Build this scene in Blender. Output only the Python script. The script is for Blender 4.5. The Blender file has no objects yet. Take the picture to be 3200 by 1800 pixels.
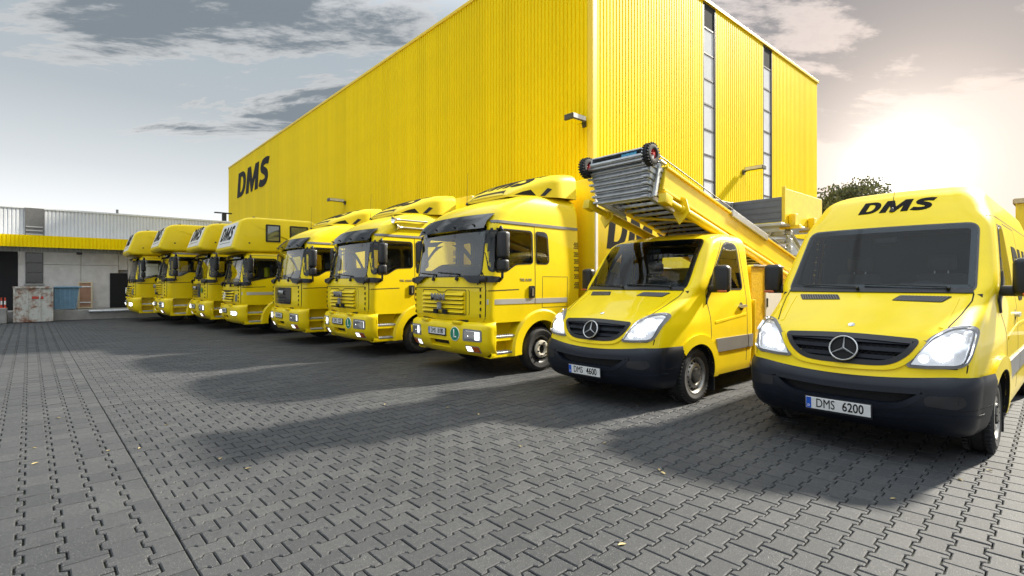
import bpy, bmesh, math, random
from mathutils import Vector, Matrix
from mathutils.bvhtree import BVHTree

sc = bpy.context.scene
COL = sc.collection
RAD = math.radians
random.seed(7)

# ------------------------------------------------------------------ camera
CAM_H = 1.54
cam = bpy.data.cameras.new('camera')
cam.sensor_width = 36.0
cam.lens = 18.0
cam.shift_y = -0.0044
cam.clip_start = 0.05
cam.clip_end = 4000.0
cam_o = bpy.data.objects.new('camera', cam)
COL.objects.link(cam_o)
cam_o.location = (0, 0, CAM_H)
cam_o.rotation_euler = (RAD(90), 0, RAD(48.6))
sc.camera = cam_o
FWD = Vector((-0.750, 0.661, 0))
RGT = Vector((0.661, 0.750, 0))

# ------------------------------------------------------------------ sun
SUN_TX, SUN_TY = 0.34, 1.42
travel = Vector((-SUN_TX, -SUN_TY, -1.0)).normalized()
sun = bpy.data.lights.new('sun', 'SUN')
sun.energy = 4.9
sun.angle = RAD(2.8)
sun.color = (1.0, 0.93, 0.80)
sun_o = bpy.data.objects.new('sun', sun)
COL.objects.link(sun_o)
sun_o.rotation_euler = travel.to_track_quat('-Z', 'Y').to_euler()
sun_o.location = (10, 40, 30)

# ------------------------------------------------------------------ world
world = bpy.data.worlds.new('World')
sc.world = world
world.use_nodes = True
wn = world.node_tree.nodes
wl = world.node_tree.links
wn.clear()

def N(tree, typ, **kw):
    n = tree.nodes.new(typ)
    for k, v in kw.items():
        if k == 'inp':
            for kk, vv in v.items():
                n.inputs[kk].default_value = vv
        else:
            setattr(n, k, v)
    return n

def MATH(tree, op, a, b=None, c=None, clamp=False):
    n = tree.nodes.new('ShaderNodeMath')
    n.operation = op
    n.use_clamp = clamp
    for i, v in enumerate((a, b, c)):
        if v is None:
            continue
        if isinstance(v, (int, float)):
            n.inputs[i].default_value = v
        else:
            tree.links.new(v, n.inputs[i])
    return n.outputs[0]

def MIXC(tree, fac, a, b, blend='MIX'):
    n = tree.nodes.new('ShaderNodeMix')
    n.data_type = 'RGBA'
    n.blend_type = blend
    for s, v in ((n.inputs[0], fac), (n.inputs[6], a), (n.inputs[7], b)):
        if isinstance(v, (int, float)):
            s.default_value = v
        elif isinstance(v, tuple):
            s.default_value = v if len(v) == 4 else (*v, 1)
        else:
            tree.links.new(v, s)
    return n.outputs[2]

def RAMP(tree, fac, stops, interp='LINEAR'):
    n = tree.nodes.new('ShaderNodeValToRGB')
    cr = n.color_ramp
    cr.interpolation = interp
    while len(cr.elements) < len(stops):
        cr.elements.new(0.5)
    for e, (p, c) in zip(cr.elements, stops):
        e.position = p
        if isinstance(c, (int, float)):
            c = (c, c, c)
        e.color = (*c[:3], 1)
    tree.links.new(fac, n.inputs[0])
    return n.outputs[0]

def build_sky():
    t = world.node_tree
    out = N(t, 'ShaderNodeOutputWorld')
    sky = N(t, 'ShaderNodeTexSky', sky_type='NISHITA')
    sky.sun_disc = False
    sky.sun_elevation = math.atan2(1, math.hypot(SUN_TX, SUN_TY))
    sky.sun_rotation = math.atan2(SUN_TX, SUN_TY)
    bg1 = N(t, 'ShaderNodeBackground', inp={'Strength': 0.10})
    t.links.new(sky.outputs[0], bg1.inputs['Color'])
    tc = N(t, 'ShaderNodeTexCoord')
    nrm = N(t, 'ShaderNodeVectorMath', operation='NORMALIZE')
    t.links.new(tc.outputs['Generated'], nrm.inputs[0])
    d = nrm.outputs[0]
    sep = N(t, 'ShaderNodeSeparateXYZ')
    t.links.new(d, sep.inputs[0])
    z = MATH(t, 'MAXIMUM', sep.outputs[2], 0.0)
    base = RAMP(t, z, [(0.0, (0.90, 0.90, 0.90)), (0.05, (0.72, 0.72, 0.722)), (0.11, (0.50, 0.508, 0.515)), (0.18, (0.365, 0.38, 0.388)), (0.29, (0.245, 0.268, 0.280)), (0.44, (0.205, 0.235, 0.255)), (0.60, (0.68, 0.74, 0.80)), (1.0, (0.92, 1.0, 1.06))])
    # sun side: a warm, pale sky that turns white around the veiled sun
    gd = (FWD + RGT * 0.765 + Vector((0, 0, 0.222))).normalized()
    dot = N(t, 'ShaderNodeVectorMath', operation='DOT_PRODUCT')
    t.links.new(d, dot.inputs[0])
    dot.inputs[1].default_value = gd
    gl = MATH(t, 'MAXIMUM', dot.outputs['Value'], 0.0)
    warm = MATH(t, 'POWER', gl, 8.0)
    base = MIXC(t, MATH(t, 'MULTIPLY', warm, 0.92), base, (0.45, 0.355, 0.305))
    # clouds: a layer seen in perspective, drawn out into streaks
    hd = MATH(t, 'ADD', z, 0.16)
    def along(v):
        q = N(t, 'ShaderNodeVectorMath', operation='DOT_PRODUCT')
        t.links.new(d, q.inputs[0]); q.inputs[1].default_value = v
        return MATH(t, 'DIVIDE', q.outputs['Value'], hd)
    cmb = N(t, 'ShaderNodeCombineXYZ')
    t.links.new(along(RGT), cmb.inputs[0]); t.links.new(along(FWD), cmb.inputs[1])
    mp = N(t, 'ShaderNodeMapping')
    mp.inputs['Location'].default_value = CLOUD_LOC
    mp.inputs['Scale'].default_value = (0.80, 1.9, 1)
    t.links.new(cmb.outputs[0], mp.inputs[0])
    no = N(t, 'ShaderNodeTexNoise', inp={'Scale': 1.15, 'Detail': 12.0, 'Roughness': 0.66, 'Distortion': 0.35})
    t.links.new(mp.outputs[0], no.inputs['Vector'])
    big = N(t, 'ShaderNodeTexNoise', inp={'Scale': 0.42, 'Detail': 2.0})
    t.links.new(mp.outputs[0], big.inputs['Vector'])
    den = MATH(t, 'ADD', MATH(t, 'MULTIPLY', no.outputs[0], 0.66), MATH(t, 'MULTIPLY', big.outputs[0], 0.34))
    # a bank of cloud across the upper sky, only wisps lower down
    elev = RAMP(t, z, [(0.10, 0.0), (0.26, 0.20), (0.345, 0.38), (0.40, 0.55), (0.48, 0.58), (0.62, 0.25), (1.0, 0.20)])
    den = MATH(t, 'ADD', den, MATH(t, 'MULTIPLY', MATH(t, 'SUBTRACT', elev, 0.42), 0.26))
    for v, amt, pw in ((FWD + RGT * 0.86 + Vector((0, 0, 0.58)), 0.110, 40.0), (FWD - RGT * 0.62 + Vector((0, 0, 0.56)), 0.036, 14.0)):
        q = N(t, 'ShaderNodeVectorMath', operation='DOT_PRODUCT')
        t.links.new(d, q.inputs[0]); q.inputs[1].default_value = v.normalized()
        den = MATH(t, 'ADD', den, MATH(t, 'MULTIPLY', MATH(t, 'POWER', MATH(t, 'MAXIMUM', q.outputs['Value'], 0.0), pw), amt))
    cov = RAMP(t, den, [(0.488, 0.0), (0.515, 0.6), (0.56, 1.0)], 'EASE')
    core = RAMP(t, den, [(0.500, 0.0), (0.556, 1.0)], 'EASE')
    lit = MIXC(t, warm, (0.36, 0.345, 0.33), (0.46, 0.385, 0.33))
    dark = MIXC(t, warm, (0.105, 0.120, 0.130), (0.16, 0.142, 0.132))
    ccol = MIXC(t, core, lit, dark)
    tot = MIXC(t, MATH(t, 'MULTIPLY', cov, 0.94), base, ccol)
    g2 = MATH(t, 'POWER', gl, 70.0)
    tot = MIXC(t, MATH(t, 'MULTIPLY', g2, 1.0, clamp=True), tot, (0.54, 0.44, 0.36))
    g3 = MATH(t, 'POWER', gl, 200.0)
    tot = MIXC(t, 1.0, tot, MIXC(t, g3, (0, 0, 0), (0.12, 0.13, 0.135)), 'ADD')
    g4 = MATH(t, 'POWER', gl, 900.0)
    glow = MIXC(t, 1.0, tot, MIXC(t, g4, (0, 0, 0), (1.0, 0.98, 0.95)), 'ADD')
    bg2 = N(t, 'ShaderNodeBackground', inp={'Strength': SKY_STR})
    t.links.new(glow, bg2.inputs['Color'])
    mx = N(t, 'ShaderNodeMixShader', inp={'Fac': 0.95})
    t.links.new(bg1.outputs[0], mx.inputs[1])
    t.links.new(bg2.outputs[0], mx.inputs[2])
    t.links.new(mx.outputs[0], out.inputs[0])

CLOUD_LOC = (47.45, 24.4, 0)
SKY_STR = 0.88
build_sky()
sc.view_settings.view_transform = 'Standard'
sc.view_settings.look = 'None'
sc.view_settings.exposure = 1.20
sc.view_settings.gamma = 1.0
sc.view_settings.use_curve_mapping = False
sc.render.engine = 'CYCLES'
sc.cycles.use_denoising = True
sc.cycles.max_bounces = 8
sc.cycles.transparent_max_bounces = 16
sc.cycles.caustics_reflective = False
sc.cycles.caustics_refractive = False
sc.cycles.sample_clamp_indirect = 6.0

# ------------------------------------------------------------------ materials
MATS = {}
def mat(name, col, rough=0.5, metal=0.0, coat=0.0, var=0.0, vscale=4.0, bump=0.0, bscale=60.0, spec=0.5,
        emis=0.0, ecol=None, dirt=0.0, dirtcol=(0.16, 0.13, 0.09), rvar=0.0, objrand=0.0):
    m = bpy.data.materials.new(name)
    m.use_nodes = True
    t = m.node_tree
    b = t.nodes['Principled BSDF']
    b.inputs['Base Color'].default_value = (*col, 1)
    b.inputs['Roughness'].default_value = rough
    b.inputs['Metallic'].default_value = metal
    b.inputs['Coat Weight'].default_value = coat
    b.inputs['Coat Roughness'].default_value = 0.06
    b.inputs['Specular IOR Level'].default_value = spec
    c = None
    tc = N(t, 'ShaderNodeTexCoord')
    if var or dirt or rvar:
        no = N(t, 'ShaderNodeTexNoise', inp={'Scale': vscale, 'Detail': 6.0, 'Roughness': 0.6})
        t.links.new(tc.outputs['Object'], no.inputs['Vector'])
        f = no.outputs[0]
        c = (*col, 1)
        if var:
            c = MIXC(t, RAMP(t, f, [(0.3, 0.0), (0.7, 1.0)]), tuple(max(0, x * (1 - var)) for x in col), tuple(min(1, x * (1 + var)) for x in col))
        if dirt:
            n2 = N(t, 'ShaderNodeTexNoise', inp={'Scale': vscale * 1.7, 'Detail': 8.0, 'Roughness': 0.7})
            t.links.new(tc.outputs['Object'], n2.inputs['Vector'])
            c = MIXC(t, MATH(t, 'MULTIPLY', RAMP(t, n2.outputs[0], [(0.45, 0.0), (0.75, 1.0)]), dirt), c, dirtcol)
        if rvar:
            t.links.new(MATH(t, 'ADD', rough - rvar * 0.5, MATH(t, 'MULTIPLY', f, rvar)), b.inputs['Roughness'])
    if objrand:
        oi = N(t, 'ShaderNodeObjectInfo')
        k = MATH(t, 'ADD', 1 - objrand, MATH(t, 'MULTIPLY', oi.outputs['Random'], 2 * objrand))
        base = c if c is not None else (*col, 1)
        cb = N(t, 'ShaderNodeCombineColor')
        for i in range(3):
            t.links.new(k, cb.inputs[i])
        c = MIXC(t, 1.0, base, cb.outputs[0], 'MULTIPLY')
    if c is not None and not isinstance(c, tuple):
        t.links.new(c, b.inputs['Base Color'])
    if bump:
        n3 = N(t, 'ShaderNodeTexNoise', inp={'Scale': bscale, 'Detail': 4.0})
        t.links.new(tc.outputs['Object'], n3.inputs['Vector'])
        bp = N(t, 'ShaderNodeBump', inp={'Strength': bump, 'Distance': 0.02})
        t.links.new(n3.outputs[0], bp.inputs['Height'])
        t.links.new(bp.outputs[0], b.inputs['Normal'])
    if emis:
        b.inputs['Emission Color'].default_value = (*(ecol or col), 1)
        b.inputs['Emission Strength'].default_value = emis
    MATS[name] = m
    return m

def glass(name, tint=(0.85, 0.92, 0.90), ior=1.5, rough=0.0, extra=0.0):
    m = bpy.data.materials.new(name)
    m.use_nodes = True
    t = m.node_tree
    t.nodes.clear()
    o = N(t, 'ShaderNodeOutputMaterial')
    tr = N(t, 'ShaderNodeBsdfTransparent', inp={'Color': (*tint, 1)})
    gl = N(t, 'ShaderNodeBsdfGlossy', inp={'Roughness': rough, 'Color': (1, 1, 1, 1)})
    fr = N(t, 'ShaderNodeFresnel', inp={'IOR': ior})
    mx = N(t, 'ShaderNodeMixShader')
    t.links.new(MATH(t, 'ADD', fr.outputs[0], extra, clamp=True), mx.inputs[0])
    t.links.new(tr.outputs[0], mx.inputs[1])
    t.links.new(gl.outputs[0], mx.inputs[2])
    t.links.new(mx.outputs[0], o.inputs[0])
    MATS[name] = m
    return m

YEL = (0.92, 0.69, 0.002)
mat('yellow_paint', YEL, 0.45, coat=0.40, spec=0.20, var=0.035, vscale=2.2, dirt=0.10, dirtcol=(0.5, 0.36, 0.05), rvar=0.12)
mat('yellow_roof_fibreglass', (0.92, 0.69, 0.008), 0.45, coat=0.15, spec=0.3, var=0.04, vscale=3.0)
mat('yellow_tarp_box', (0.90, 0.67, 0.005), 0.38, var=0.03, vscale=1.5, dirt=0.12, dirtcol=(0.45, 0.34, 0.08), coat=0.2)
mat('yellow_cladding', (0.96, 0.725, 0.001), 0.55, spec=0.10, var=0.03, vscale=0.5, dirt=0.06, dirtcol=(0.55, 0.38, 0.01), rvar=0.1, objrand=0.04)
mat('yellow_steel', (0.88, 0.64, 0.006), 0.36, coat=0.3, var=0.06, vscale=5.0, dirt=0.22, dirtcol=(0.35, 0.24, 0.05))
mat('white_panel', (0.74, 0.75, 0.75), 0.4, var=0.05, vscale=3)
mat('white_paint', (0.80, 0.80, 0.78), 0.4)
mat('black_plastic', (0.010, 0.011, 0.014), 0.45, var=0.3, vscale=6, rvar=0.2, bump=0.05, bscale=300)
mat('bumper_plastic', (0.008, 0.011, 0.018), 0.46, spec=0.3, var=0.25, vscale=5, rvar=0.2)
mat('black_gloss', (0.010, 0.011, 0.013), 0.18, coat=0.3)
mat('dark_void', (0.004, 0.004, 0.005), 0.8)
mat('rubber', (0.016, 0.016, 0.017), 0.75, var=0.3, vscale=10, bump=0.15, bscale=120)
mat('steel_rim', (0.32, 0.31, 0.29), 0.42, metal=0.7, var=0.2, vscale=9, dirt=0.35)
mat('dark_rim', (0.055, 0.055, 0.055), 0.45, metal=0.5, var=0.3, vscale=9)
mat('hub_paint', (0.66, 0.62, 0.52), 0.45, var=0.1, vscale=8, dirt=0.25)
mat('chrome', (0.80, 0.81, 0.82), 0.12, metal=1.0)
mat('star_silver', (0.78, 0.79, 0.80), 0.30, metal=0.45, emis=0.0)
mat('aluminium', (0.50, 0.51, 0.52), 0.36, metal=0.85, var=0.12, vscale=7, rvar=0.2)
mat('galvanised', (0.54, 0.56, 0.58), 0.45, metal=0.7, var=0.18, vscale=12, rvar=0.2)
mat('grey_trim', (0.20, 0.20, 0.205), 0.42, var=0.1)
mat('logo_black', (0.010, 0.0095, 0.009), 0.6, spec=0.08)
mat('panel_gap', (0.06, 0.042, 0.004), 0.8)
mat('dark_gap', (0.012, 0.010, 0.004), 0.9)
mat('interior_dark', (0.022, 0.025, 0.028), 0.7, var=0.2)
mat('interior_grey', (0.20, 0.21, 0.22), 0.7, var=0.2)
mat('plate_white', (0.72, 0.73, 0.72), 0.35, var=0.05, vscale=20)
mat('plate_blue', (0.01, 0.09, 0.52), 0.35)
mat('sticker_green', (0.0, 0.23, 0.13), 0.4)
mat('lamp_reflector', (0.80, 0.82, 0.85), 0.15, metal=0.8, emis=0.11, ecol=(1, 1, 1))
mat('lamp_reflector_lit', (0.85, 0.86, 0.88), 0.25, emis=0.9, ecol=(1, 1, 1))
mat('lamp_lit', (1, 1, 1), 0.3, emis=5.0, ecol=(1.0, 0.98, 0.95))
mat('lamp_lit_small', (1, 1, 1), 0.3, emis=0.8, ecol=(1.0, 0.98, 0.95))
mat('indicator_orange', (0.50, 0.10, 0.01), 0.25, coat=0.5)
mat('marker_red', (0.45, 0.03, 0.01), 0.25, coat=0.5)
mat('hub_red', (0.50, 0.03, 0.025), 0.4, var=0.15, vscale=30)
mat('sticker_blue', (0.06, 0.38, 0.62), 0.35, var=0.4, vscale=60)
mat('silver_stripe', (0.55, 0.56, 0.58), 0.3, metal=0.3)
mat('seat_cloth', (0.055, 0.058, 0.062), 0.9, var=0.2)
mat('curtain', (0.42, 0.39, 0.33), 0.9, var=0.2)
mat('hivis', (0.75, 0.78, 0.02), 0.7)
mat('seat_red', (0.16, 0.02, 0.04), 0.9)
glass('windscreen', (0.84, 0.90, 0.90), 1.6, extra=0.11)
glass('van_windscreen', (0.62, 0.70, 0.74), 1.30, extra=0.0)
glass('side_glass', (0.90, 0.95, 0.95), 1.5, extra=0.03)
glass('lens_glass', (0.97, 0.98, 1.0), 1.45)
glass('visor_tint', (0.10, 0.11, 0.16), 1.5, rough=0.08, extra=0.05)

def add_streaks(name, amount, sc_=(3.0, 3.0, 0.10)):
    t = MATS[name].node_tree
    b = t.nodes['Principled BSDF']
    src = b.inputs['Base Color'].links[0].from_socket
    pos = N(t, 'ShaderNodeNewGeometry').outputs['Position']
    mp = N(t, 'ShaderNodeMapping')
    mp.inputs['Scale'].default_value = sc_
    t.links.new(pos, mp.inputs[0])
    no = N(t, 'ShaderNodeTexNoise', inp={'Scale': 1.0, 'Detail': 6.0, 'Roughness': 0.65})
    t.links.new(mp.outputs[0], no.inputs['Vector'])
    f = MATH(t, 'MULTIPLY', RAMP(t, no.outputs[0], [(0.42, 0.0), (0.72, 1.0)]), amount)
    t.links.new(MIXC(t, f, src, (0.42, 0.27, 0.02)), b.inputs['Base Color'])
add_streaks('yellow_cladding', 0.10)
add_streaks('yellow_tarp_box', 0.25, (4.0, 4.0, 0.3))

# ------------------------------------------------------------------ mesh helpers
def link_mesh(name, bm, m, parent=None, smooth=None, loc=None, label=None):
    me = bpy.data.meshes.new(name)
    bm.normal_update()
    bm.to_mesh(me)
    bm.free()
    o = bpy.data.objects.new(name, me)
    COL.objects.link(o)
    for mm in (m if isinstance(m, (list, tuple)) else [m]):
        me.materials.append(MATS[mm])
    if smooth is not None:
        me.polygons.foreach_set('use_smooth', [True] * len(me.polygons))
        if smooth < 180:
            me.set_sharp_from_angle(angle=RAD(smooth))
    if parent is not None:
        o.parent = parent
    if loc is not None:
        o.location = loc
    if label:
        o['label'] = label
    return o

def thing(name, label, cat, loc=(0, 0, 0), rz=0.0, group=None):
    o = bpy.data.objects.new(name, None)
    o.empty_display_size = 0.2
    COL.objects.link(o)
    o.location = loc
    o.rotation_euler = (0, 0, rz)
    tag(o, label, cat, group)
    return o

def tag(o, label=None, cat=None, group=None, kind=None):
    if label: o['label'] = label
    if cat: o['category'] = cat
    if group: o['group'] = group
    if kind: o['kind'] = kind
    return o

def NB():
    return bmesh.new()

def add_box(bm, c, s, rot=None, bev=0.0, seg=2):
    """box centred at c with full size s"""
    r = bmesh.ops.create_cube(bm, size=1.0)
    vs = r['verts']
    bmesh.ops.scale(bm, vec=s, verts=vs)
    if bev > 0:
        es = list({e for v in vs for e in v.link_edges})
        rb = bmesh.ops.bevel(bm, geom=es, offset=bev, segments=seg, affect='EDGES', profile=0.5)
        vs = list({v for f in rb['faces'] for v in f.verts} | {v for v in vs if v.is_valid})
    if rot is not None:
        bmesh.ops.rotate(bm, cent=(0, 0, 0), matrix=rot, verts=vs)
    bmesh.ops.translate(bm, vec=c, verts=vs)
    return vs

def BOX(c, s, rot=None, bev=0.0, seg=2):
    bm = NB()
    add_box(bm, c, s, rot, bev, seg)
    return bm

def add_tube(bm, p0, p1, r0, r1=None, n=10, cap=True):
    p0, p1 = Vector(p0), Vector(p1)
    r1 = r0 if r1 is None else r1
    d = (p1 - p0)
    q = d.to_track_quat('Z', 'Y')
    ra, rb = [], []
    for i in range(n):
        a = 2 * math.pi * i / n
        v = q @ Vector((math.cos(a), math.sin(a), 0))
        ra.append(bm.verts.new(p0 + v * r0)); rb.append(bm.verts.new(p1 + v * r1))
    for i in range(n):
        j = (i + 1) % n
        bm.faces.new((ra[i], ra[j], rb[j], rb[i]))
    if cap:
        bm.faces.new(ra[::-1]); bm.faces.new(rb)

def add_poly_tube(bm, pts, r, n=8):
    for a, b in zip(pts[:-1], pts[1:]):
        add_tube(bm, a, b, r, n=n)

def add_lathe(bm, prof, n=36, axis='X', origin=(0, 0, 0)):
    """prof: list of (along, radius)"""
    o = Vector(origin)
    rings = []
    for (a, r) in prof:
        ring = []
        for i in range(n):
            t = 2 * math.pi * i / n
            if axis == 'X':
                p = Vector((a, r * math.cos(t), r * math.sin(t)))
            elif axis == 'Y':
                p = Vector((r * math.cos(t), a, r * math.sin(t)))
            else:
                p = Vector((r * math.cos(t), r * math.sin(t), a))
            ring.append(bm.verts.new(o + p))
        rings.append(ring)
    for A, B in zip(rings[:-1], rings[1:]):
        for i in range(n):
            j = (i + 1) % n
            bm.faces.new((A[i], A[j], B[j], B[i]))
    return rings

def fix_normals(bm):
    bmesh.ops.recalc_face_normals(bm, faces=bm.faces[:])
    return bm

def add_prism(bm, pts, axis, a0, a1):
    """extrude a 2D polygon along axis from a0 to a1"""
    def P(u, v, a):
        return {'X': (a, u, v), 'Y': (u, a, v), 'Z': (u, v, a)}[axis]
    A = [bm.verts.new(P(u, v, a0)) for u, v in pts]
    B = [bm.verts.new(P(u, v, a1)) for u, v in pts]
    n = len(pts)
    for i in range(n):
        j = (i + 1) % n
        bm.faces.new((A[i], A[j], B[j], B[i]))
    bm.faces.new(A[::-1]); bm.faces.new(B)

def interp(tab, x):
    if x <= tab[0][0]: return tab[0][1]
    if x >= tab[-1][0]: return tab[-1][1]
    for i in range(len(tab) - 1):
        x0, y0 = tab[i]; x1, y1 = tab[i + 1]
        if x <= x1:
            break
    def slope(k):
        if k <= 0 or k >= len(tab) - 1: 
            return None
        d0 = (tab[k][1] - tab[k - 1][1]) / (tab[k][0] - tab[k - 1][0])
        d1 = (tab[k + 1][1] - tab[k][1]) / (tab[k + 1][0] - tab[k][0])
        if d0 * d1 <= 0: return 0.0
        return 2 * d0 * d1 / (d0 + d1)
    h = x1 - x0
    d = (y1 - y0) / h
    m0 = slope(i); m1 = slope(i + 1)
    m0 = d if m0 is None else m0
    m1 = d if m1 is None else m1
    t = (x - x0) / h
    return (2*t**3 - 3*t*t + 1) * y0 + (t**3 - 2*t*t + t) * h * m0 + (-2*t**3 + 3*t*t) * y1 + (t**3 - t*t) * h * m1

def K(v):
    return [(0.0, v)] if not isinstance(v, list) else v

class Body:
    """closed shell of horizontal sections; front is y small, the shell is symmetric in x"""
    def __init__(self, zs, yf, w, yr, rf, bow, taper=0.0, tlen=0.9, rr=0.10, nf=18, nc=8, ns=64, nr=6, inset=0.0, cap=True):
        self.bm = bm = NB()
        rows = []
        for z in zs:
            W = interp(K(w), z) - inset
            Y0 = interp(K(yf), z) + inset
            YR = interp(K(yr), z) - inset
            r = min(interp(K(rf), z), W * 0.9)
            b = interp(K(bow), z)
            tp = interp(K(taper), z)
            half = []
            xf = W - tp - r
            for i in range(nf):
                x = xf * i / nf
                half.append((x, Y0 + b * (x / max(W, 1e-3)) ** 2))
            yc = Y0 + b * (xf / max(W, 1e-3)) ** 2
            for i in range(nc + 1):
                a = math.pi / 2 * i / nc
                half.append((xf + r * math.sin(a), yc + r * 1.15 * (1 - math.cos(a))))
            ys = yc + r * 1.15
            ye = max(YR - rr, ys + 0.02)
            for i in range(1, ns + 1):
                y = ys + (ye - ys) * i / ns
                k = max(0.0, 1 - (y - ys) / tlen)
                half.append((W - tp * k ** 1.6 if k > 0 else W, y))
            for i in range(1, 5):
                a = math.pi / 2 * i / 4
                half.append((W - rr * (1 - math.cos(a)), ye + rr * math.sin(a)))
            for i in range(1, nr + 1):
                half.append(((W - rr) * (1 - i / nr), ye + rr))
            # shift the tapered corner so that the side joins it without a step
            full = [Vector((x, y, z)) for x, y in half] + [Vector((-x, y, z)) for x, y in half[-2:0:-1]]
            rows.append([bm.verts.new(p) for p in full])
        self.rows = rows
        n = len(rows[0])
        for A, B in zip(rows[:-1], rows[1:]):
            for i in range(n):
                j = (i + 1) % n
                bm.faces.new((A[i], A[j], B[j], B[i]))
        if cap:
            bm.faces.new(rows[-1])
        self.index()

    def index(self):
        bm = self.bm
        bm.normal_update()
        bm.faces.ensure_lookup_table()
        self.bvh = BVHTree.FromBMesh(bm)
        self.fv = [[(v.co.copy(), v.normal.copy()) for v in f.verts] if len(f.verts) < 6 else None for f in bm.faces]

    def hit(self, view, u, v, s=1):
        if view == 'front':
            o, d = Vector((u, -6, v)), Vector((0, 1, 0))
        elif view == 'side':
            o, d = Vector((6 * s, u, v)), Vector((-s, 0, 0))
        elif view == 'rear':
            o, d = Vector((u, 30, v)), Vector((0, -1, 0))
        else:
            o, d = Vector((u, v, 8)), Vector((0, 0, -1))
        loc, nrm, idx, dist = self.bvh.ray_cast(o, d)
        if loc is None:
            base = o.copy()
            if view == 'front': base.y = 0.6
            if view == 'side': base.x = 1.0 * s
            loc, nrm, idx, dist = self.bvh.find_nearest(base)
        fv = self.fv[idx]
        if fv:
            acc = Vector((0, 0, 0))
            for co, vn in fv:
                acc += vn * (1.0 / ((co - loc).length + 1e-4))
            if acc.length > 1e-6:
                nrm = acc.normalized()
        if nrm.dot(d) > 0:
            nrm = -nrm
        return loc, nrm

    def cut(self, view, poly, s=1, ymax=None, centre=False):
        dead = []
        for f in self.bm.faces:
            c = f.calc_center_median()
            if view == 'side' and c.x * s < 0.3: continue
            if view == 'front' and ymax is not None and c.y > ymax: continue
            if view == 'rear' and c.y < ymax: continue
            ok = True
            for v in ([] if centre else f.verts):
                q = (v.co.x, v.co.z) if view in ('front', 'rear') else ((v.co.y, v.co.z) if view == 'side' else (v.co.x, v.co.y))
                if not inside(q, poly):
                    ok = False
                    break
            if centre:
                q = (c.x, c.z) if view in ('front', 'rear') else ((c.y, c.z) if view == 'side' else (c.x, c.y))
                ok = inside(q, poly)
            if ok:
                dead.append(f)
        bmesh.ops.delete(self.bm, geom=dead, context='FACES')

def inside(p, poly):
    x, y = p
    r = False
    j = len(poly) - 1
    for i in range(len(poly)):
        xi, yi = poly[i]; xj, yj = poly[j]
        if (yi > y) != (yj > y) and x < (xj - xi) * (y - yi) / (yj - yi) + xi:
            r = not r
        j = i
    return r

def rnd(poly, r, seg=5):
    """round the corners of a polygon"""
    out = []
    n = len(poly)
    for i in range(n):
        p = Vector(poly[i]); a = Vector(poly[i - 1]); b = Vector(poly[(i + 1) % n])
        rr = r[i] if isinstance(r, (list, tuple)) else r
        va, vb = (a - p), (b - p)
        l = min(rr, va.length * 0.48, vb.length * 0.48)
        if l < 1e-4:
            out.append(tuple(p)); continue
        pa, pb = p + va.normalized() * l, p + vb.normalized() * l
        for k in range(seg + 1):
            t = k / seg
            out.append(tuple((1 - t) ** 2 * pa + 2 * t * (1 - t) * p + t * t * pb))
    return out

def scale_poly(poly, d):
    """inset (d>0) a polygon by moving points towards the inside along averaged normals"""
    n = len(poly)
    area = sum(poly[i][0] * poly[(i + 1) % n][1] - poly[(i + 1) % n][0] * poly[i][1] for i in range(n))
    sg = 1 if area > 0 else -1
    out = []
    for i in range(n):
        a = Vector(poly[i - 1]); p = Vector(poly[i]); b = Vector(poly[(i + 1) % n])
        e1 = (p - a); e2 = (b - p)
        n1 = Vector((-e1.y, e1.x)) * sg; n2 = Vector((-e2.y, e2.x)) * sg
        if n1.length > 1e-9: n1.normalize()
        if n2.length > 1e-9: n2.normalize()
        m = n1 + n2
        if m.length < 1e-6: m = n1
        m.normalize()
        k = 1.0 / max(0.55, m.dot(n1))
        out.append(tuple(p + m * d * k))
    return out

def mirror(poly):
    return [(-x, z) for x, z in poly][::-1]

def poly_bm(polys, grid=0.06):
    bm = NB()
    for p in polys:
        bm.faces.new([bm.verts.new((u, v, 0)) for u, v in p])
    return gridcut(bm, grid)

def gridcut(bm, grid):
    if not grid:
        return bm
    us = [v.co.x for v in bm.verts]; vs = [v.co.y for v in bm.verts]
    for ax, lo, hi in ((0, min(us), max(us)), (1, min(vs), max(vs))):
        k = math.floor(lo / grid) + 1
        while k * grid < hi - 1e-5:
            co = Vector((0, 0, 0)); no = Vector((0, 0, 0))
            co[ax] = k * grid; no[ax] = 1
            bmesh.ops.bisect_plane(bm, geom=bm.verts[:] + bm.edges[:] + bm.faces[:], plane_co=co, plane_no=no, dist=1e-5)
            k += 1
    return bm

def ring_bm(outer, inner, close=True, sub=1):
    bm = NB()
    n = len(outer)
    A = [bm.verts.new((*p, 0)) for p in outer]
    B = [bm.verts.new((*p, 0)) for p in inner]
    for i in range(n if close else n - 1):
        j = (i + 1) % n
        bm.faces.new((A[i], A[j], B[j], B[i]))
    return bm

def resample(poly, step):
    out = []
    n = len(poly)
    for i in range(n):
        a, b = Vector(poly[i]), Vector(poly[(i + 1) % n])
        k = max(1, int((b - a).length / step))
        for q in range(k):
            out.append(tuple(a.lerp(b, q / k)))
    return out

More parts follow.
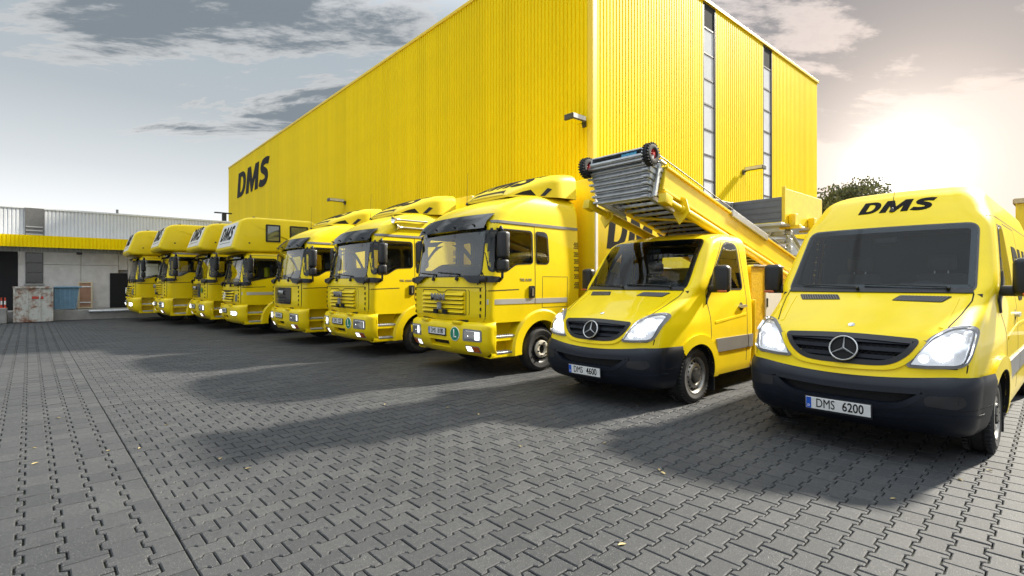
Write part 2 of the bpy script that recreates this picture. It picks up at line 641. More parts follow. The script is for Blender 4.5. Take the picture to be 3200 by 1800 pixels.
def conform(name, bm, view, body, m, parent, off=0.0, th=0.006, s=1, skirt=0.02, smooth=40, label=None):
    """lay a flat 2D mesh onto the body, with thickness; the skirt reaches down into the body"""
    bmesh.ops.remove_doubles(bm, verts=bm.verts[:], dist=1e-5)
    bm.verts.ensure_lookup_table()
    info = {}
    for v in bm.verts:
        loc, nrm = body.hit(view, v.co.x, v.co.y, s)
        info[v] = (loc, nrm)
    bnd = [e for e in bm.edges if len(e.link_faces) == 1]
    low = {}
    for e in bnd:
        for v in e.verts:
            if v not in low:
                loc, nrm = info[v]
                low[v] = loc + nrm * (off - skirt)
    lv = {v: bm.verts.new(p) for v, p in low.items()}
    for v, (loc, nrm) in info.items():
        v.co = loc + nrm * (off + th)
    for e in bnd:
        a, b = e.verts
        try:
            bm.faces.new((a, b, lv[b], lv[a]))
        except ValueError:
            pass
    fix_normals(bm)
    return link_mesh(name, bm, m, parent, smooth=smooth, label=label)

def strip_bm(pts, w, step=0.04):
    """thin strip along a 2D polyline"""
    P = []
    for a, b in zip(pts[:-1], pts[1:]):
        a, b = Vector(a), Vector(b)
        k = max(1, int((b - a).length / step))
        for i in range(k):
            P.append(a.lerp(b, i / k))
    P.append(Vector(pts[-1]))
    bm = NB()
    prev = None
    for i, p in enumerate(P):
        d = (P[min(i + 1, len(P) - 1)] - P[max(i - 1, 0)]).normalized()
        nn = Vector((-d.y, d.x)) * w / 2
        cur = (bm.verts.new((p.x + nn.x, p.y + nn.y, 0)), bm.verts.new((p.x - nn.x, p.y - nn.y, 0)))
        if prev:
            bm.faces.new((prev[0], prev[1], cur[1], cur[0]))
        prev = cur
    return bm

def text_bm(txt, size=1.0, bold=0.0, sx=1.0, shear=0.0, align='CENTER'):
    cu = bpy.data.curves.new('lettering', 'FONT')
    cu.body = txt
    cu.size = size
    cu.offset = bold
    cu.shear = shear
    cu.align_x = align
    cu.align_y = 'CENTER'
    cu.resolution_u = 3
    o = bpy.data.objects.new('lettering', cu)
    me = bpy.data.meshes.new_from_object(o)
    bm = NB()
    bm.from_mesh(me)
    bpy.data.objects.remove(o); bpy.data.curves.remove(cu); bpy.data.meshes.remove(me)
    bmesh.ops.scale(bm, vec=(sx, 1, 1), verts=bm.verts[:])
    return bm

def dms_polys(shear=0.18):
    """heavy slanted letters D, M, S: unit height, about 2.95 wide; lists of polygons"""
    out = []
    def cub(p0, p1, p2, p3, n=8):
        r = []
        for i in range(n):
            t = i / n
            r.append(tuple((1-t)**3*p0[k] + 3*(1-t)**2*t*p1[k] + 3*(1-t)*t*t*p2[k] + t**3*p3[k] for k in range(2)))
        return r
    # D
    o = [(0, 0), (0, 0.5)] + [(0, 1)] + cub((0.40, 1), (0.98, 1), (0.98, 0), (0.40, 0), 12) + [(0.40, 0), (0.2, 0)]
    i = [(0.28, 0.19), (0.28, 0.5)] + [(0.28, 0.81)] + cub((0.38, 0.81), (0.66, 0.81), (0.66, 0.19), (0.38, 0.19), 12) + [(0.38, 0.19), (0.32, 0.19)]
    n = len(o)
    for k in range(n):
        j = (k + 1) % n
        out.append([o[k], o[j], i[j], i[k]])
    m = [(0, 0), (0.05, 1), (0.36, 1), (0.58, 0.44), (0.80, 1), (1.11, 1), (1.16, 0), (0.88, 0), (0.865, 0.55), (0.645, 0), (0.515, 0), (0.295, 0.55), (0.28, 0)]
    mo = 0.92
    m = [(x + mo, y) for x, y in m]
    g = lambda *ix: [m[q] for q in ix]
    out += [g(0, 1, 11, 12), g(1, 2, 11), g(2, 3, 10, 11), g(3, 9, 10), g(3, 4, 8, 9), g(4, 5, 8), g(5, 6, 7, 8)]
    cl = [(0.74, 0.84), (0.56, 0.885), (0.40, 0.885), (0.245, 0.85), (0.175, 0.73), (0.25, 0.615), (0.42, 0.535), (0.585, 0.43), (0.64, 0.28), (0.56, 0.155), (0.38, 0.112), (0.20, 0.125), (0.04, 0.185)]
    hw = 0.125
    so = 2.16
    prev = None
    C2 = [Vector(c) for c in cl]
    fine = []
    for q in range(len(C2) - 1):
        for t in (0, 0.5):
            p0 = C2[max(q - 1, 0)]; p1 = C2[q]; p2 = C2[q + 1]; p3 = C2[min(q + 2, len(C2) - 1)]
            fine.append(0.5 * ((2 * p1) + (-p0 + p2) * t + (2*p0 - 5*p1 + 4*p2 - p3) * t*t + (-p0 + 3*p1 - 3*p2 + p3) * t**3))
    fine.append(C2[-1])
    for q, p in enumerate(fine):
        d = (fine[min(q + 1, len(fine) - 1)] - fine[max(q - 1, 0)]).normalized()
        nn = Vector((-d.y, d.x)) * hw
        cur = [(p.x + nn.x + so, p.y + nn.y), (p.x - nn.x + so, p.y - nn.y)]
        if prev:
            out.append([prev[0], prev[1], cur[1], cur[0]])
        prev = cur
    return [[(x + shear * y, y) for x, y in p] for p in out]

DMS_W = 3.1
def dms_bm(x0, z0, w, h, flip=False, grid=0.08, rot90=None):
    """DMS lettering in the box x0..x0+w, z0..z0+h"""
    bm = NB()
    for p in dms_polys():
        q = [(x0 + w * (x / DMS_W), z0 + h * y) for x, y in p]
        if flip:
            q = [(2 * x0 + w - x, y) for x, y in q]
        if rot90:
            q = [rot90(x, y) for x, y in q]
        try:
            bm.faces.new([bm.verts.new((u, v, 0)) for u, v in q])
        except ValueError:
            pass
    bmesh.ops.remove_doubles(bm, verts=bm.verts[:], dist=1e-5)
    bmesh.ops.recalc_face_normals(bm, faces=bm.faces[:])
    return gridcut(bm, grid)

def flat(name, bm, M, m, parent=None, th=0.006, label=None):
    """place a flat 2D mesh with matrix M (local x,y in the plane, z out) and give it thickness"""
    bmesh.ops.remove_doubles(bm, verts=bm.verts[:], dist=1e-6)
    bmesh.ops.recalc_face_normals(bm, faces=bm.faces[:])
    r = bmesh.ops.extrude_face_region(bm, geom=bm.faces[:])
    vs = [g for g in r['geom'] if isinstance(g, bmesh.types.BMVert)]
    bmesh.ops.translate(bm, vec=(0, 0, th), verts=vs)
    bmesh.ops.transform(bm, matrix=M, verts=bm.verts[:])
    fix_normals(bm)
    return link_mesh(name, bm, m, parent, label=label)

def M_front(x, y, z):      # plane facing -Y, text reads left to right along +x
    return Matrix(((1, 0, 0, x), (0, 0, -1, y), (0, 1, 0, z), (0, 0, 0, 1)))
def M_left(x, y, z):       # plane facing +X, text reads along +y
    return Matrix(((0, 0, 1, x), (1, 0, 0, y), (0, 1, 0, z), (0, 0, 0, 1)))
# ------------------------------------------------------------------ shared vehicle parts
def van_wheel(parent, x, y, r=0.355, wd=0.225, side=1, steer=0.0):
    """a steel van wheel; side=+1 faces +X"""
    bm = NB()
    h = wd / 2
    prof = [(-h + .02, .235), (-h, .26), (-h, .315), (-h + .02, .343), (-h + .05, r - .004), (-.05, r), (-.045, r - .008), (-.035, r - .008), (-.03, r), (.03, r), (.035, r - .008), (.045, r - .008), (.05, r), (h - .05, r - .004), (h - .02, .343), (h, .315), (h, .30), (h + .004, .297), (h + .004, .285), (h, .28), (h - .003, .245), (h - .012, .232), (h - .03, .222)]
    add_lathe(bm, prof, 48)
    for i in range(48):       # tread blocks on the shoulders
        a = 2 * math.pi * i / 48
        for q in (-1, 1):
            add_box(bm, (q * (h - .032), (r + .001) * math.cos(a), (r + .001) * math.sin(a)), (.04, .026, .012), rot=None)
    fix_normals(bm)
    w = link_mesh('wheel', bm, 'rubber', parent, smooth=40)
    w.location = (x, y, r)
    w.rotation_euler = (0, 0, (0 if side > 0 else math.pi) + steer)
    bm = NB()
    add_lathe(bm, [(-h + .03, .22), (h - .02, .222), (h - .008, .236), (h - .002, .234), (h - .006, .222), (h - .03, .205), (h - .055, .195), (h - .05, .185), (h - .012, .155), (h - .008, .12), (h - .02, .105), (h - .03, .07), (h - .012, .06), (h - .006, .0005)], 40)
    fix_normals(bm)
    link_mesh('rim', bm, 'steel_rim', w, smooth=35)
    bm = NB()
    for i in range(16):
        a = 2 * math.pi * i / 16
        c = Vector((h - .032, .171 * math.cos(a), .171 * math.sin(a)))
        add_tube(bm, c + Vector((-.01, 0, 0)), c + Vector((.012, 0, 0)), .0125, n=8)
    link_mesh('rim_hole', bm, 'dark_void', w)['kind'] = 'stuff'
    bm = NB()
    add_lathe(bm, [(h - .022, .10), (h - .002, .095), (h + .004, .07), (h + .006, .03), (h + .006, .0005)], 24)
    for i in range(6):
        a = 2 * math.pi * i / 6
        c = Vector((h - .01, .082 * math.cos(a), .082 * math.sin(a)))
        add_tube(bm, c, c + Vector((.018, 0, 0)), .011, n=6)
    fix_normals(bm)
    link_mesh('hub_cap', bm, 'dark_rim', w, smooth=35)
    return w

def truck_wheel(parent, x, y, r=0.39, wd=0.24, side=1, front=True):
    bm = NB()
    h = wd / 2
    prof = [(-h + .02, .22), (-h, .25), (-h, .33), (-h + .025, .37), (-h + .05, r), (-.06, r), (-.055, r - .012), (-.045, r - .012), (-.04, r), (.04, r), (.045, r - .012), (.055, r - .012), (.06, r), (h - .05, r), (h - .025, .37), (h, .335), (h + .004, .325), (h + .004, .31), (h, .30), (h, .265), (h - .008, .24), (h - .02, .228), (h - .04, .222)]
    add_lathe(bm, prof, 48)
    fix_normals(bm)
    w = link_mesh('wheel', bm, 'rubber', parent, smooth=40)
    w.location = (x, y, r)
    w.rotation_euler = (0, 0, 0 if side > 0 else math.pi)
    bm = NB()
    if front:
        add_lathe(bm, [(-h + .03, .215), (h - .03, .222), (h - .01, .238), (h - .004, .234), (h - .012, .222), (h - .04, .205), (h - .07, .190), (h - .06, .165), (h - .005, .150)], 40)
    else:
        add_lathe(bm, [(-h + .03, .215), (h - .03, .222), (h - .01, .238), (h - .004, .234), (h - .02, .215), (h - .10, .19), (h - .15, .15), (h - .15, .06), (h - .12, .0005)], 40)
    fix_normals(bm)
    link_mesh('rim', bm, 'dark_rim', w, smooth=35)
    bm = NB()
    for i in range(8):
        a = 2 * math.pi * (i + .5) / 8
        c = Vector((h - .062, .186 * math.cos(a), .186 * math.sin(a)))
        add_tube(bm, c + Vector((-.01, 0, 0)), c + Vector((.02, 0, 0)), .020, n=10)
    link_mesh('rim_hole', bm, 'dark_void', w)['kind'] = 'stuff'
    if front:
        bm = NB()
        add_lathe(bm, [(h - .06, .158), (h + .004, .152), (h + .018, .148), (h + .022, .142), (h + .022, .088), (h + .018, .082), (h - .03, .078)], 36)
        fix_normals(bm)
        hb = link_mesh('hub_flange', bm, 'hub_paint', w, smooth=35)
        bm = NB()
        for i in range(6):
            a = 2 * math.pi * (i + .25) / 6
            c = Vector((h + .018, .115 * math.cos(a), .115 * math.sin(a)))
            add_tube(bm, c, c + Vector((.022, 0, 0)), .016, n=6)
        link_mesh('wheel_nut', bm, 'dark_rim', w)['kind'] = 'stuff'
        bm = NB()
        add_lathe(bm, [(h - .03, .082), (h - .025, .05), (h - .01, .045), (h - .01, .0005)], 24)
        fix_normals(bm)
        link_mesh('hub_centre', bm, 'dark_void', w)
    return w

def number_plate(parent, x, y, z, txt, tilt=0.0, w=0.52, h=0.11, name='number_plate', gap=True):
    bm = BOX((0, 0.0, 0), (w + .022, .012, h + .03), bev=.005, seg=2)
    p = link_mesh(name, bm, 'black_plastic', parent, smooth=30)
    p.location = (x, y, z)
    p.rotation_euler = (tilt, 0, 0)
    bm = NB()
    add_box(bm, (0, -.008, .006), (w, .006, h), bev=.002, seg=1)
    q = link_mesh('plate_face', bm, 'plate_white', p)
    if txt:
        bm = NB()
        add_box(bm, (-w / 2 + .025, -.0115, .006), (.042, .003, h - .008))
        link_mesh('plate_band', bm, 'plate_blue', p)
        b = text_bm('D', .028, .001)
        flat('plate_letter', b, M_front(-w / 2 + .025, -.013, -.022), 'plate_white', p, th=.001)
        a, c = txt.split(' ')
        b = text_bm(a, .118, 0.0, sx=.68)
        flat('plate_text', b, M_front(-w / 2 + .06 + .105, -.011, .006), 'logo_black', p, th=.002)
        b = text_bm(c, .115, .0015, sx=.74)
        flat('plate_text', b, M_front(w / 2 - .135, -.011, .006), 'logo_black', p, th=.002)
    else:
        bm = NB()
        for k in range(6):
            add_box(bm, (-w / 2 + .11 + k * .062, -.0118, .006), (.032, .002, h * .6))
        link_mesh('plate_text', bm, 'logo_black', p)
    return p

def star_emblem(parent, body, x, z, r, view='front', name='star_emblem', lift=.03):
    loc, nrm = body.hit(view, x, z)
    q = nrm.to_track_quat('Z', 'Y')
    bm = NB()
    # ring (torus) in the local xy plane
    n, k = 40, 8
    rings = []
    for i in range(n):
        a = 2 * math.pi * i / n
        ring = []
        for j in range(k):
            b = 2 * math.pi * j / k
            rr = r + r * .055 * math.cos(b)
            ring.append(bm.verts.new((rr * math.cos(a), rr * math.sin(a), r * .09 * math.sin(b))))
        rings.append(ring)
    for i in range(n):
        A, B = rings[i], rings[(i + 1) % n]
        for j in range(k):
            bm.faces.new((A[j], B[j], B[(j + 1) % k], A[(j + 1) % k]))
    for i in range(3):
        a = math.pi / 2 + 2 * math.pi * i / 3
        d = Vector((math.cos(a), math.sin(a), 0)); t = Vector((-d.y, d.x, 0))
        c = bm.verts.new((0, 0, r * .16))
        l = bm.verts.new(t * r * .075 + d * r * .04)
        l2 = bm.verts.new(-t * r * .075 + d * r * .04)
        tip = bm.verts.new(d * r * .98 + Vector((0, 0, r * .03)))
        tl = bm.verts.new(d * r * .96 + t * r * .025); tr = bm.verts.new(d * r * .96 - t * r * .025)
        bm.faces.new((c, l, tl, tip)); bm.faces.new((c, tip, tr, l2))
        bm.faces.new((l, l2, tr, tl))
    fix_normals(bm)
    o = link_mesh(name, bm, 'star_silver', parent, smooth=50)
    up = Vector((0, 0, 1))
    zax = nrm.normalized(); xax = up.cross(zax).normalized(); yax = zax.cross(xax)
    Mx = Matrix((xax, yax, zax)).transposed().to_4x4()
    Mx.translation = loc + nrm * lift
    o.matrix_local = Mx
    return o

def lamp_disc(parent, body, x, z, r, m='lamp_lit', name='lamp', lift=.008, view='front'):
    loc, nrm = body.hit(view, x, z)
    bm = NB()
    add_lathe(bm, [(0, r), (r * .25, r * .92), (r * .42, r * .6), (r * .5, .0005)], 20, axis='Z')
    fix_normals(bm)
    o = link_mesh(name, bm, m, parent, smooth=60)
    q = nrm.to_track_quat('Z', 'Y')
    o.rotation_mode = 'QUATERNION'
    o.rotation_quaternion = q
    o.location = loc + nrm * lift
    return o

def rounded(name, c, s, m, parent, bev=.03, seg=3, rot=None, smooth=50, label=None):
    bm = NB()
    add_box(bm, (0, 0, 0), s, rot, min(bev, min(s) * .45), seg)
    bmesh.ops.translate(bm, vec=c, verts=bm.verts[:])
    return link_mesh(name, bm, m, parent, smooth=smooth, label=label)

def seat(parent, x, y, z, m='interior_dark'):
    s = rounded('seat', (x, y + .1, z + .08), (.48, .5, .16), m, parent, .05)
    rounded('seat_back', (x, y + .42, z + .45), (.48, .14, .66), m, s, .06, rot=Matrix.Rotation(RAD(-10), 3, 'X'))
    rounded('headrest', (x, y + .50, z + .90), (.27, .10, .19), m, s, .05)
    bm = NB()
    add_tube(bm, (x - .06, y + .49, z + .74), (x - .06, y + .50, z + .86), .008, n=6)
    add_tube(bm, (x + .06, y + .49, z + .74), (x + .06, y + .50, z + .86), .008, n=6)
    link_mesh('headrest_post', bm, 'aluminium', s)
    return s

def steering_wheel(parent, x, y, z, r=.20, tilt=35, m='interior_dark'):
    bm = NB()
    n, k = 32, 8
    rings = []
    for i in range(n):
        a = 2 * math.pi * i / n
        rings.append([bm.verts.new(((r + .016 * math.cos(b)) * math.cos(a), (r + .016 * math.cos(b)) * math.sin(a), .016 * math.sin(b))) for b in [2 * math.pi * j / k for j in range(k)]])
    for i in range(n):
        A, B = rings[i], rings[(i + 1) % n]
        for j in range(k):
            bm.faces.new((A[j], B[j], B[(j + 1) % k], A[(j + 1) % k]))
    add_tube(bm, (0, 0, -.03), (0, 0, .02), .06, n=16)
    for a in (0, math.pi, -math.pi / 2):
        add_tube(bm, (0, 0, -.01), (r * math.cos(a), r * math.sin(a), 0), .018, n=6)
    add_tube(bm, (0, 0, -.02), (0, 0, -.35), .035, n=10)
    fix_normals(bm)
    o = link_mesh('steering_wheel', bm, m, parent, smooth=60)
    o.location = (x, y, z)
    o.rotation_euler = (RAD(-90 + tilt), 0, 0)   # the rim faces back and up, towards the driver
    return o

def antenna(parent, p, h, lean=(0, .12), r=.004):
    p = Vector(p)
    bm = NB()
    add_lathe(bm, [(0, .03), (.02, .024), (.045, .008), (.05, .0005)], 12, axis='Z', origin=p)
    add_tube(bm, p + Vector((0, 0, .04)), p + Vector((lean[0], lean[1], h)), r, r * .6, n=6)
    fix_normals(bm)
    return link_mesh('antenna', bm, 'black_plastic', parent, smooth=50)

# ------------------------------------------------------------------ vans
def van_tables(low):
    yf = [(.22, .20), (.30, .08), (.42, .02), (.55, .0), (.68, .02), (.78, .06), (.92, .10), (1.02, .14), (1.08, .20), (1.14, .30), (1.22, .45), (1.30, .60), (1.37, .74), (1.44, .865), (1.50, .925), (2.16, 1.50)]
    w = [(.22, .94), (.40, .975), (.9, .995), (1.25, .985), (1.50, .955), (1.8, .92), (2.10, .88)]
    if low:
        yf += [(2.19, 1.56), (2.23, 1.68), (2.27, 1.88), (2.30, 2.12), (2.315, 2.35)]
        w += [(2.16, .855), (2.21, .81), (2.25, .74), (2.285, .63), (2.305, .50), (2.315, .36)]
        top = 2.315
    else:
        yf += [(2.24, 1.56), (2.34, 1.65), (2.44, 1.75), (2.53, 1.86), (2.60, 2.02), (2.66, 2.3), (2.70, 2.9)]
        w += [(2.2, .862), (2.32, .835), (2.42, .80), (2.51, .765), (2.58, .71), (2.64, .62), (2.68, .47), (2.70, .30)]
        top = 2.70
    rf = [(.22, .25), (.5, .27), (.8, .21), (1.0, .21), (1.10, .25), (1.25, .26), (1.42, .20), (1.52, .13), (2.15, .12), (2.35, .25), (2.66, .22)] if not low else [(.22, .25), (.5, .27), (.8, .21), (1.0, .21), (1.10, .25), (1.25, .26), (1.42, .20), (1.52, .13), (2.12, .12), (2.22, .28), (2.315, .3)]
    bow = [(.22, .14), (.6, .16), (.95, .14), (1.1, .14), (1.3, .17), (1.45, .16), (2.1, .14), (2.3, .16), (2.66, .15)]
    taper = [(.22, .07), (.8, .085), (1.1, .10), (1.35, .07), (1.5, .012), (1.6, .0), (2.7, .0)]
    return yf, w, rf, bow, taper, top

def frange(a, b, step):
    n = max(1, int(round((b - a) / step)))
    return [a + (b - a) * i / n for i in range(n + 1)]

WS_VAN = rnd([(-.805, 1.475), (.805, 1.475), (.765, 2.155), (-.765, 2.155)], [.05, .05, .09, .09], 5)

def make_van(name, label, loc, rz, low, plate, roof_logo):
    root = thing(name, label, 'van', loc, rz, 'yellow vans')
    yf, w, rf, bow, taper, top = van_tables(low)
    L = 2.62 if low else 5.9
    zs = sorted(set(frange(.30, 1.0, .035) + frange(1.0, 1.5, .022) + frange(1.5, top - .16, .035) + frange(top - .16, top, .012)))
    side_pts = [(y, z) for y, z in ()]
    body = Body(zs, yf, w, L, rf, bow, taper, .9, rr=.08, nf=26, nc=10, ns=60 if low else 104)
    ax = 1.02
    # ---- openings
    ws = WS_VAN
    body.cut('front', ws, ymax=2.1)
    if low:
        dwin = rnd([(1.34, 1.47), (2.30, 1.47), (2.26, 2.10), (1.92, 2.12)], [.05, .06, .10, .12], 4)
    else:
        dwin = rnd([(1.34, 1.47), (2.30, 1.47), (2.26, 2.12), (1.92, 2.14)], [.05, .06, .10, .12], 4)
    for s in (1, -1):
        body.cut('side', dwin, s)
        arch = [(ax + .43 * math.cos(a), .36 + .43 * math.sin(a)) for a in [2 * math.pi * i / 32 for i in range(32)]]
        body.cut('side', arch, s)
        if not low:
            arch2 = [(4.68 + .42 * math.cos(a), .36 + .42 * math.sin(a)) for a in [2 * math.pi * i / 32 for i in range(32)]]
            body.cut('side', arch2, s)
    grille = rnd([(-.545, 1.05), (-.475, .92), (-.36, .83), (-.22, .81), (.22, .81), (.36, .83), (.475, .92), (.545, 1.05), (0, 1.075)], [.05, .10, .10, .10, .10, .10, .10, .05, .3], 5)
    body.cut('front', grille, ymax=.6)
    low_dead = [f for f in body.bm.faces if f.calc_center_median().z < .70 and f.calc_center_median().y < .66]
    bmesh.ops.delete(body.bm, geom=low_dead, context='FACES')
    if low:
        rwin = rnd([(-.62, 1.55), (.62, 1.55), (.60, 2.02), (-.60, 2.02)], .08, 4)
        body.cut('rear', rwin, ymax=2.0)
    lamp = [(.465, .825), (.525, .94), (.615, 1.065), (.72, 1.145), (.82, 1.165), (.87, 1.14), (.872, 1.05), (.855, .93), (.835, .868), (.79, .842), (.60, .825)]
    lamp = rnd(lamp, .03, 3)
    body.cut('front', lamp, ymax=.9, centre=True)
    body.cut('front', mirror(lamp), ymax=.9, centre=True)
    # ---- details laid on the shell
    # windscreen
    gl = conform('windscreen', poly_bm([scale_poly(ws, .004)], .09), 'front', body, 'van_windscreen', root, off=.006, th=.002, skirt=.003)
    rs = resample(ws, .06)
    conform('windscreen_surround', ring_bm(scale_poly(rs, -.012), scale_poly(rs, .052)), 'front', body, 'black_gloss', root, off=.0, th=.004, skirt=.02)
    # cowl below the windscreen and wipers
    conform('cowl', poly_bm([[(-.80, 1.445), (.80, 1.445), (.79, 1.49), (-.79, 1.49)]], .07), 'front', body, 'black_plastic', root, off=.0, th=.012, skirt=.03)
    for (x0, z0, x1, z1) in ((.62, 1.49, -.05, 1.515), (-.10, 1.487, -.66, 1.51)):
        bm = NB()
        pts = []
        for i in range(9):
            t = i / 8
            l, nn = body.hit('front', x0 + (x1 - x0) * t, z0 + (z1 - z0) * t)
            pts.append(l + nn * .028)
        add_poly_tube(bm, pts, .009, 6)
        l, nn = body.hit('front', x0, z0 - .015)
        add_tube(bm, l, l + nn * .05, .016, n=8)
        link_mesh('wiper', bm, 'black_plastic', root, smooth=50)
    # side glass, both sides
    for s in (1, -1):
        conform('door_window', poly_bm([scale_poly(dwin, .004)], .09), 'side', body, 'side_glass', root, off=.006, th=.002, s=s, skirt=.003)
        rd = resample(dwin, .07)
        conform('window_seal', ring_bm(scale_poly(rd, -.022), scale_poly(rd, .042)), 'side', body, 'black_plastic', root, off=.0, th=.005, s=s, skirt=.02)
        conform('quarter_bar', strip_bm([(1.62, 1.47), (1.62, 1.80)], .035), 'side', body, 'black_plastic', root, off=.0, th=.008, s=s)
        # arch flare
        a0, a1 = RAD(-8), RAD(136)
        ang = [a0 + (a1 - a0) * i / 30 for i in range(31)]
        fl = ring_bm([(ax + .525 * math.cos(a), .36 + .525 * math.sin(a)) for a in ang], [(ax + .405 * math.cos(a), .36 + .405 * math.sin(a)) for a in ang], close=False)
        conform('wheel_arch', fl, 'side', body, 'yellow_paint', root, off=.006, th=.022, s=s, skirt=.05)
        fl = ring_bm([(ax + .43 * math.cos(a), .36 + .43 * math.sin(a)) for a in ang], [(ax + .395 * math.cos(a), .36 + .395 * math.sin(a)) for a in ang], close=False)
        conform('wheel_arch_lip', fl, 'side', body, 'dark_void', root, off=-.01, th=.034, s=s, skirt=.20)
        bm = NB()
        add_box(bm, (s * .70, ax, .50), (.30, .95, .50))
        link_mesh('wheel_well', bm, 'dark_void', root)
        # door lines, handle, rub strip
        conform('door_gap', strip_bm([(1.30, .42), (1.34, .86), (1.30, 1.45), (1.86, 2.15), (2.33, 2.16), (2.40, 1.45), (2.40, .42)], .011), 'side', body, 'dark_gap', root, off=.0, th=.0012, s=s, skirt=.001)
        conform('rub_strip', poly_bm([rnd([(1.50, .62), (2.39, .62), (2.39, .80), (1.46, .80)], .02, 2)], .10), 'side', body, 'grey_trim', root, off=.0, th=.018, s=s)
        if low:
            conform('rub_strip', poly_bm([[(2.415, .62), (2.57, .62), (2.57, .80), (2.415, .80)]], .10), 'side', body, 'grey_trim', root, off=.0, th=.018, s=s)
        else:
            conform('rub_strip', poly_bm([[(2.42, .62), (4.15, .62), (4.15, .80), (2.42, .80)]], .12), 'side', body, 'grey_trim', root, off=.0, th=.018, s=s)
            conform('door_gap', strip_bm([(3.55, .42), (3.55, 2.2), (2.45, 2.2)], .011), 'side', body, 'dark_gap', root, off=.0, th=.0012, s=s, skirt=.001)
        h = conform('door_handle', poly_bm([rnd([(2.14, 1.19), (2.34, 1.20), (2.34, 1.235), (2.14, 1.23)], .015, 3)], .05), 'side', body, 'aluminium', root, off=.02, th=.018, s=s, skirt=.02)
        conform('handle_recess', poly_bm([[(2.22 + .06 * math.cos(a), 1.21 + .06 * math.sin(a)) for a in [i * math.pi / 8 for i in range(16)]]], .04), 'side', body, 'panel_gap', root, off=.0, th=.001, s=s, skirt=.001)
        # crease along the side
        conform('body_crease', strip_bm([(1.45, 1.02), (1.9, 1.06), (2.38, 1.10)] if low else [(1.45, 1.02), (2.38, 1.10), (5.6, 1.10)], .03), 'side', body, 'yellow_paint', root, off=-.004, th=.010, s=s, skirt=.01)
        # headlight
        lp = lamp if s > 0 else mirror(lamp)
        hl = conform('headlight', poly_bm([lp], .05), 'front', body, 'lamp_reflector', root, off=.004, th=.003, skirt=.04)
        rl = resample(lp, .05)
        conform('headlight_rim', ring_bm(scale_poly(rl, -.010), scale_poly(rl, .016)), 'front', body, 'grey_trim', hl, off=.004, th=.010, skirt=.02)
        lamp_disc(hl, body, s * .69, .955, .072, 'lamp_lit')
        lamp_disc(hl, body, s * .575, .895, .036, 'lamp_lit_small')
        lamp_disc(hl, body, s * .775, 1.07, .05, 'lamp_lit_small')
        conform('headlight_lens', poly_bm([scale_poly(lp, .012)], .06), 'front', body, 'lens_glass', hl, off=.038, th=.002, skirt=.03)
        # bonnet shut line
        conform('bonnet_gap', strip_bm([(s * .70, 1.155), (s * .755, 1.26), (s * .80, 1.38), (s * .80, 1.445)], .010, .02), 'front', body, 'dark_gap', root, off=.0, th=.0015, skirt=.001)
        conform('bonnet_gap', strip_bm([(s * .565, 1.045), (s * .59, 1.04)], .008, .02), 'front', body, 'dark_gap', root, off=.0, th=.0015, skirt=.001)
        conform('bonnet_crease', strip_bm([(s * .655, 1.15), (s * .67, 1.22), (s * .69, 1.32), (s * .70, 1.40)], .030, .03), 'front', body, 'yellow_paint', root, off=-.006, th=.012, skirt=.01)
        conform('fender_gap', strip_bm([(s * .845, .80), (s * .85, .865)], .007, .02), 'front', body, 'dark_gap', root, off=.0, th=.0015, skirt=.001)
        conform('roof_gap', strip_bm([(1.72, 2.235), (2.3, 2.24), (2.58 if low else 5.8, 2.24)], .009), 'side', body, 'dark_gap', root, off=.0, th=.0012, s=s, skirt=.001)
        # bonnet vent
        vp = [(s * .24, .70), (s * .62, .86), (s * .68, .93), (s * .30, .79)] if s > 0 else [(-.30, .79), (-.68, .93), (-.62, .86), (-.24, .70)]
        vp = [(s * .22, 1.372), (s * .60, 1.362), (s * .66, 1.415), (s * .27, 1.420)]
        if s < 0: vp = vp[::-1]
        vo = conform('bonnet_vent', poly_bm([rnd(vp, .012, 2)], .05), 'front', body, 'black_plastic', root, off=.0, th=.005, skirt=.01)
        bm = NB()
        for k in range(14):
            t = (k + .5) / 14
            for_a = (s * (.235 + .36 * t), 1.371 - .008 * t); for_b = (s * (.285 + .36 * t), 1.417 - .003 * t)
            pa = body.hit('front', *for_a); pb = body.hit('front', *for_b)
            add_tube(bm, pa[0] + pa[1] * .008, pb[0] + pb[1] * .008, .0045, n=4)
        link_mesh('vent_slat', bm, 'grey_trim', vo)
        # mirror
        mx = s * 1.13
        mm = rounded('mirror', (mx, 1.36, 1.60), (.20, .15, .36), 'black_plastic', root, .055, 4)
        rounded('mirror_arm', (s * 1.0, 1.38, 1.47), (.22, .10, .10), 'black_plastic', mm, .03)
        bm = NB()
        add_box(bm, (mx, 1.438, 1.60), (.16, .006, .30), bev=.002, seg=1)
        link_mesh('mirror_glass', bm, 'chrome', mm)
        rounded('mirror_indicator', (mx + s * .03, 1.295, 1.44), (.12, .04, .03), 'indicator_orange', mm, .012)
        conform('mirror_base', poly_bm([[(1.27, 1.26), (1.42, 1.44), (1.46, 1.66), (1.36, 1.50)]], .06), 'side', body, 'black_plastic', mm, off=.0, th=.02, s=s)
        # mud flap
        bm = BOX((s * .86, ax + .47, .27), (.20, .02, .34), bev=.008)
        link_mesh('mud_flap', bm, 'black_plastic', root)
        van_wheel(root, s * .845, ax, side=s)
        if low:
            van_wheel(root, s * .845, 4.6, side=s)
        else:
            van_wheel(root, s * .845, 4.68, side=s)
    # grille: dark backing, slats, emblem, yellow lower lip
    conform('grille', poly_bm([scale_poly(grille, -.012)], .06), 'front', body, 'dark_void', root, off=-.07, th=.006, skirt=.0)
    gr = resample(grille, .05)
    gs = conform('grille_frame', ring_bm(scale_poly(gr, -.006), scale_poly(gr, .038)), 'front', body, 'black_plastic', root, off=-.004, th=.010, skirt=.06)
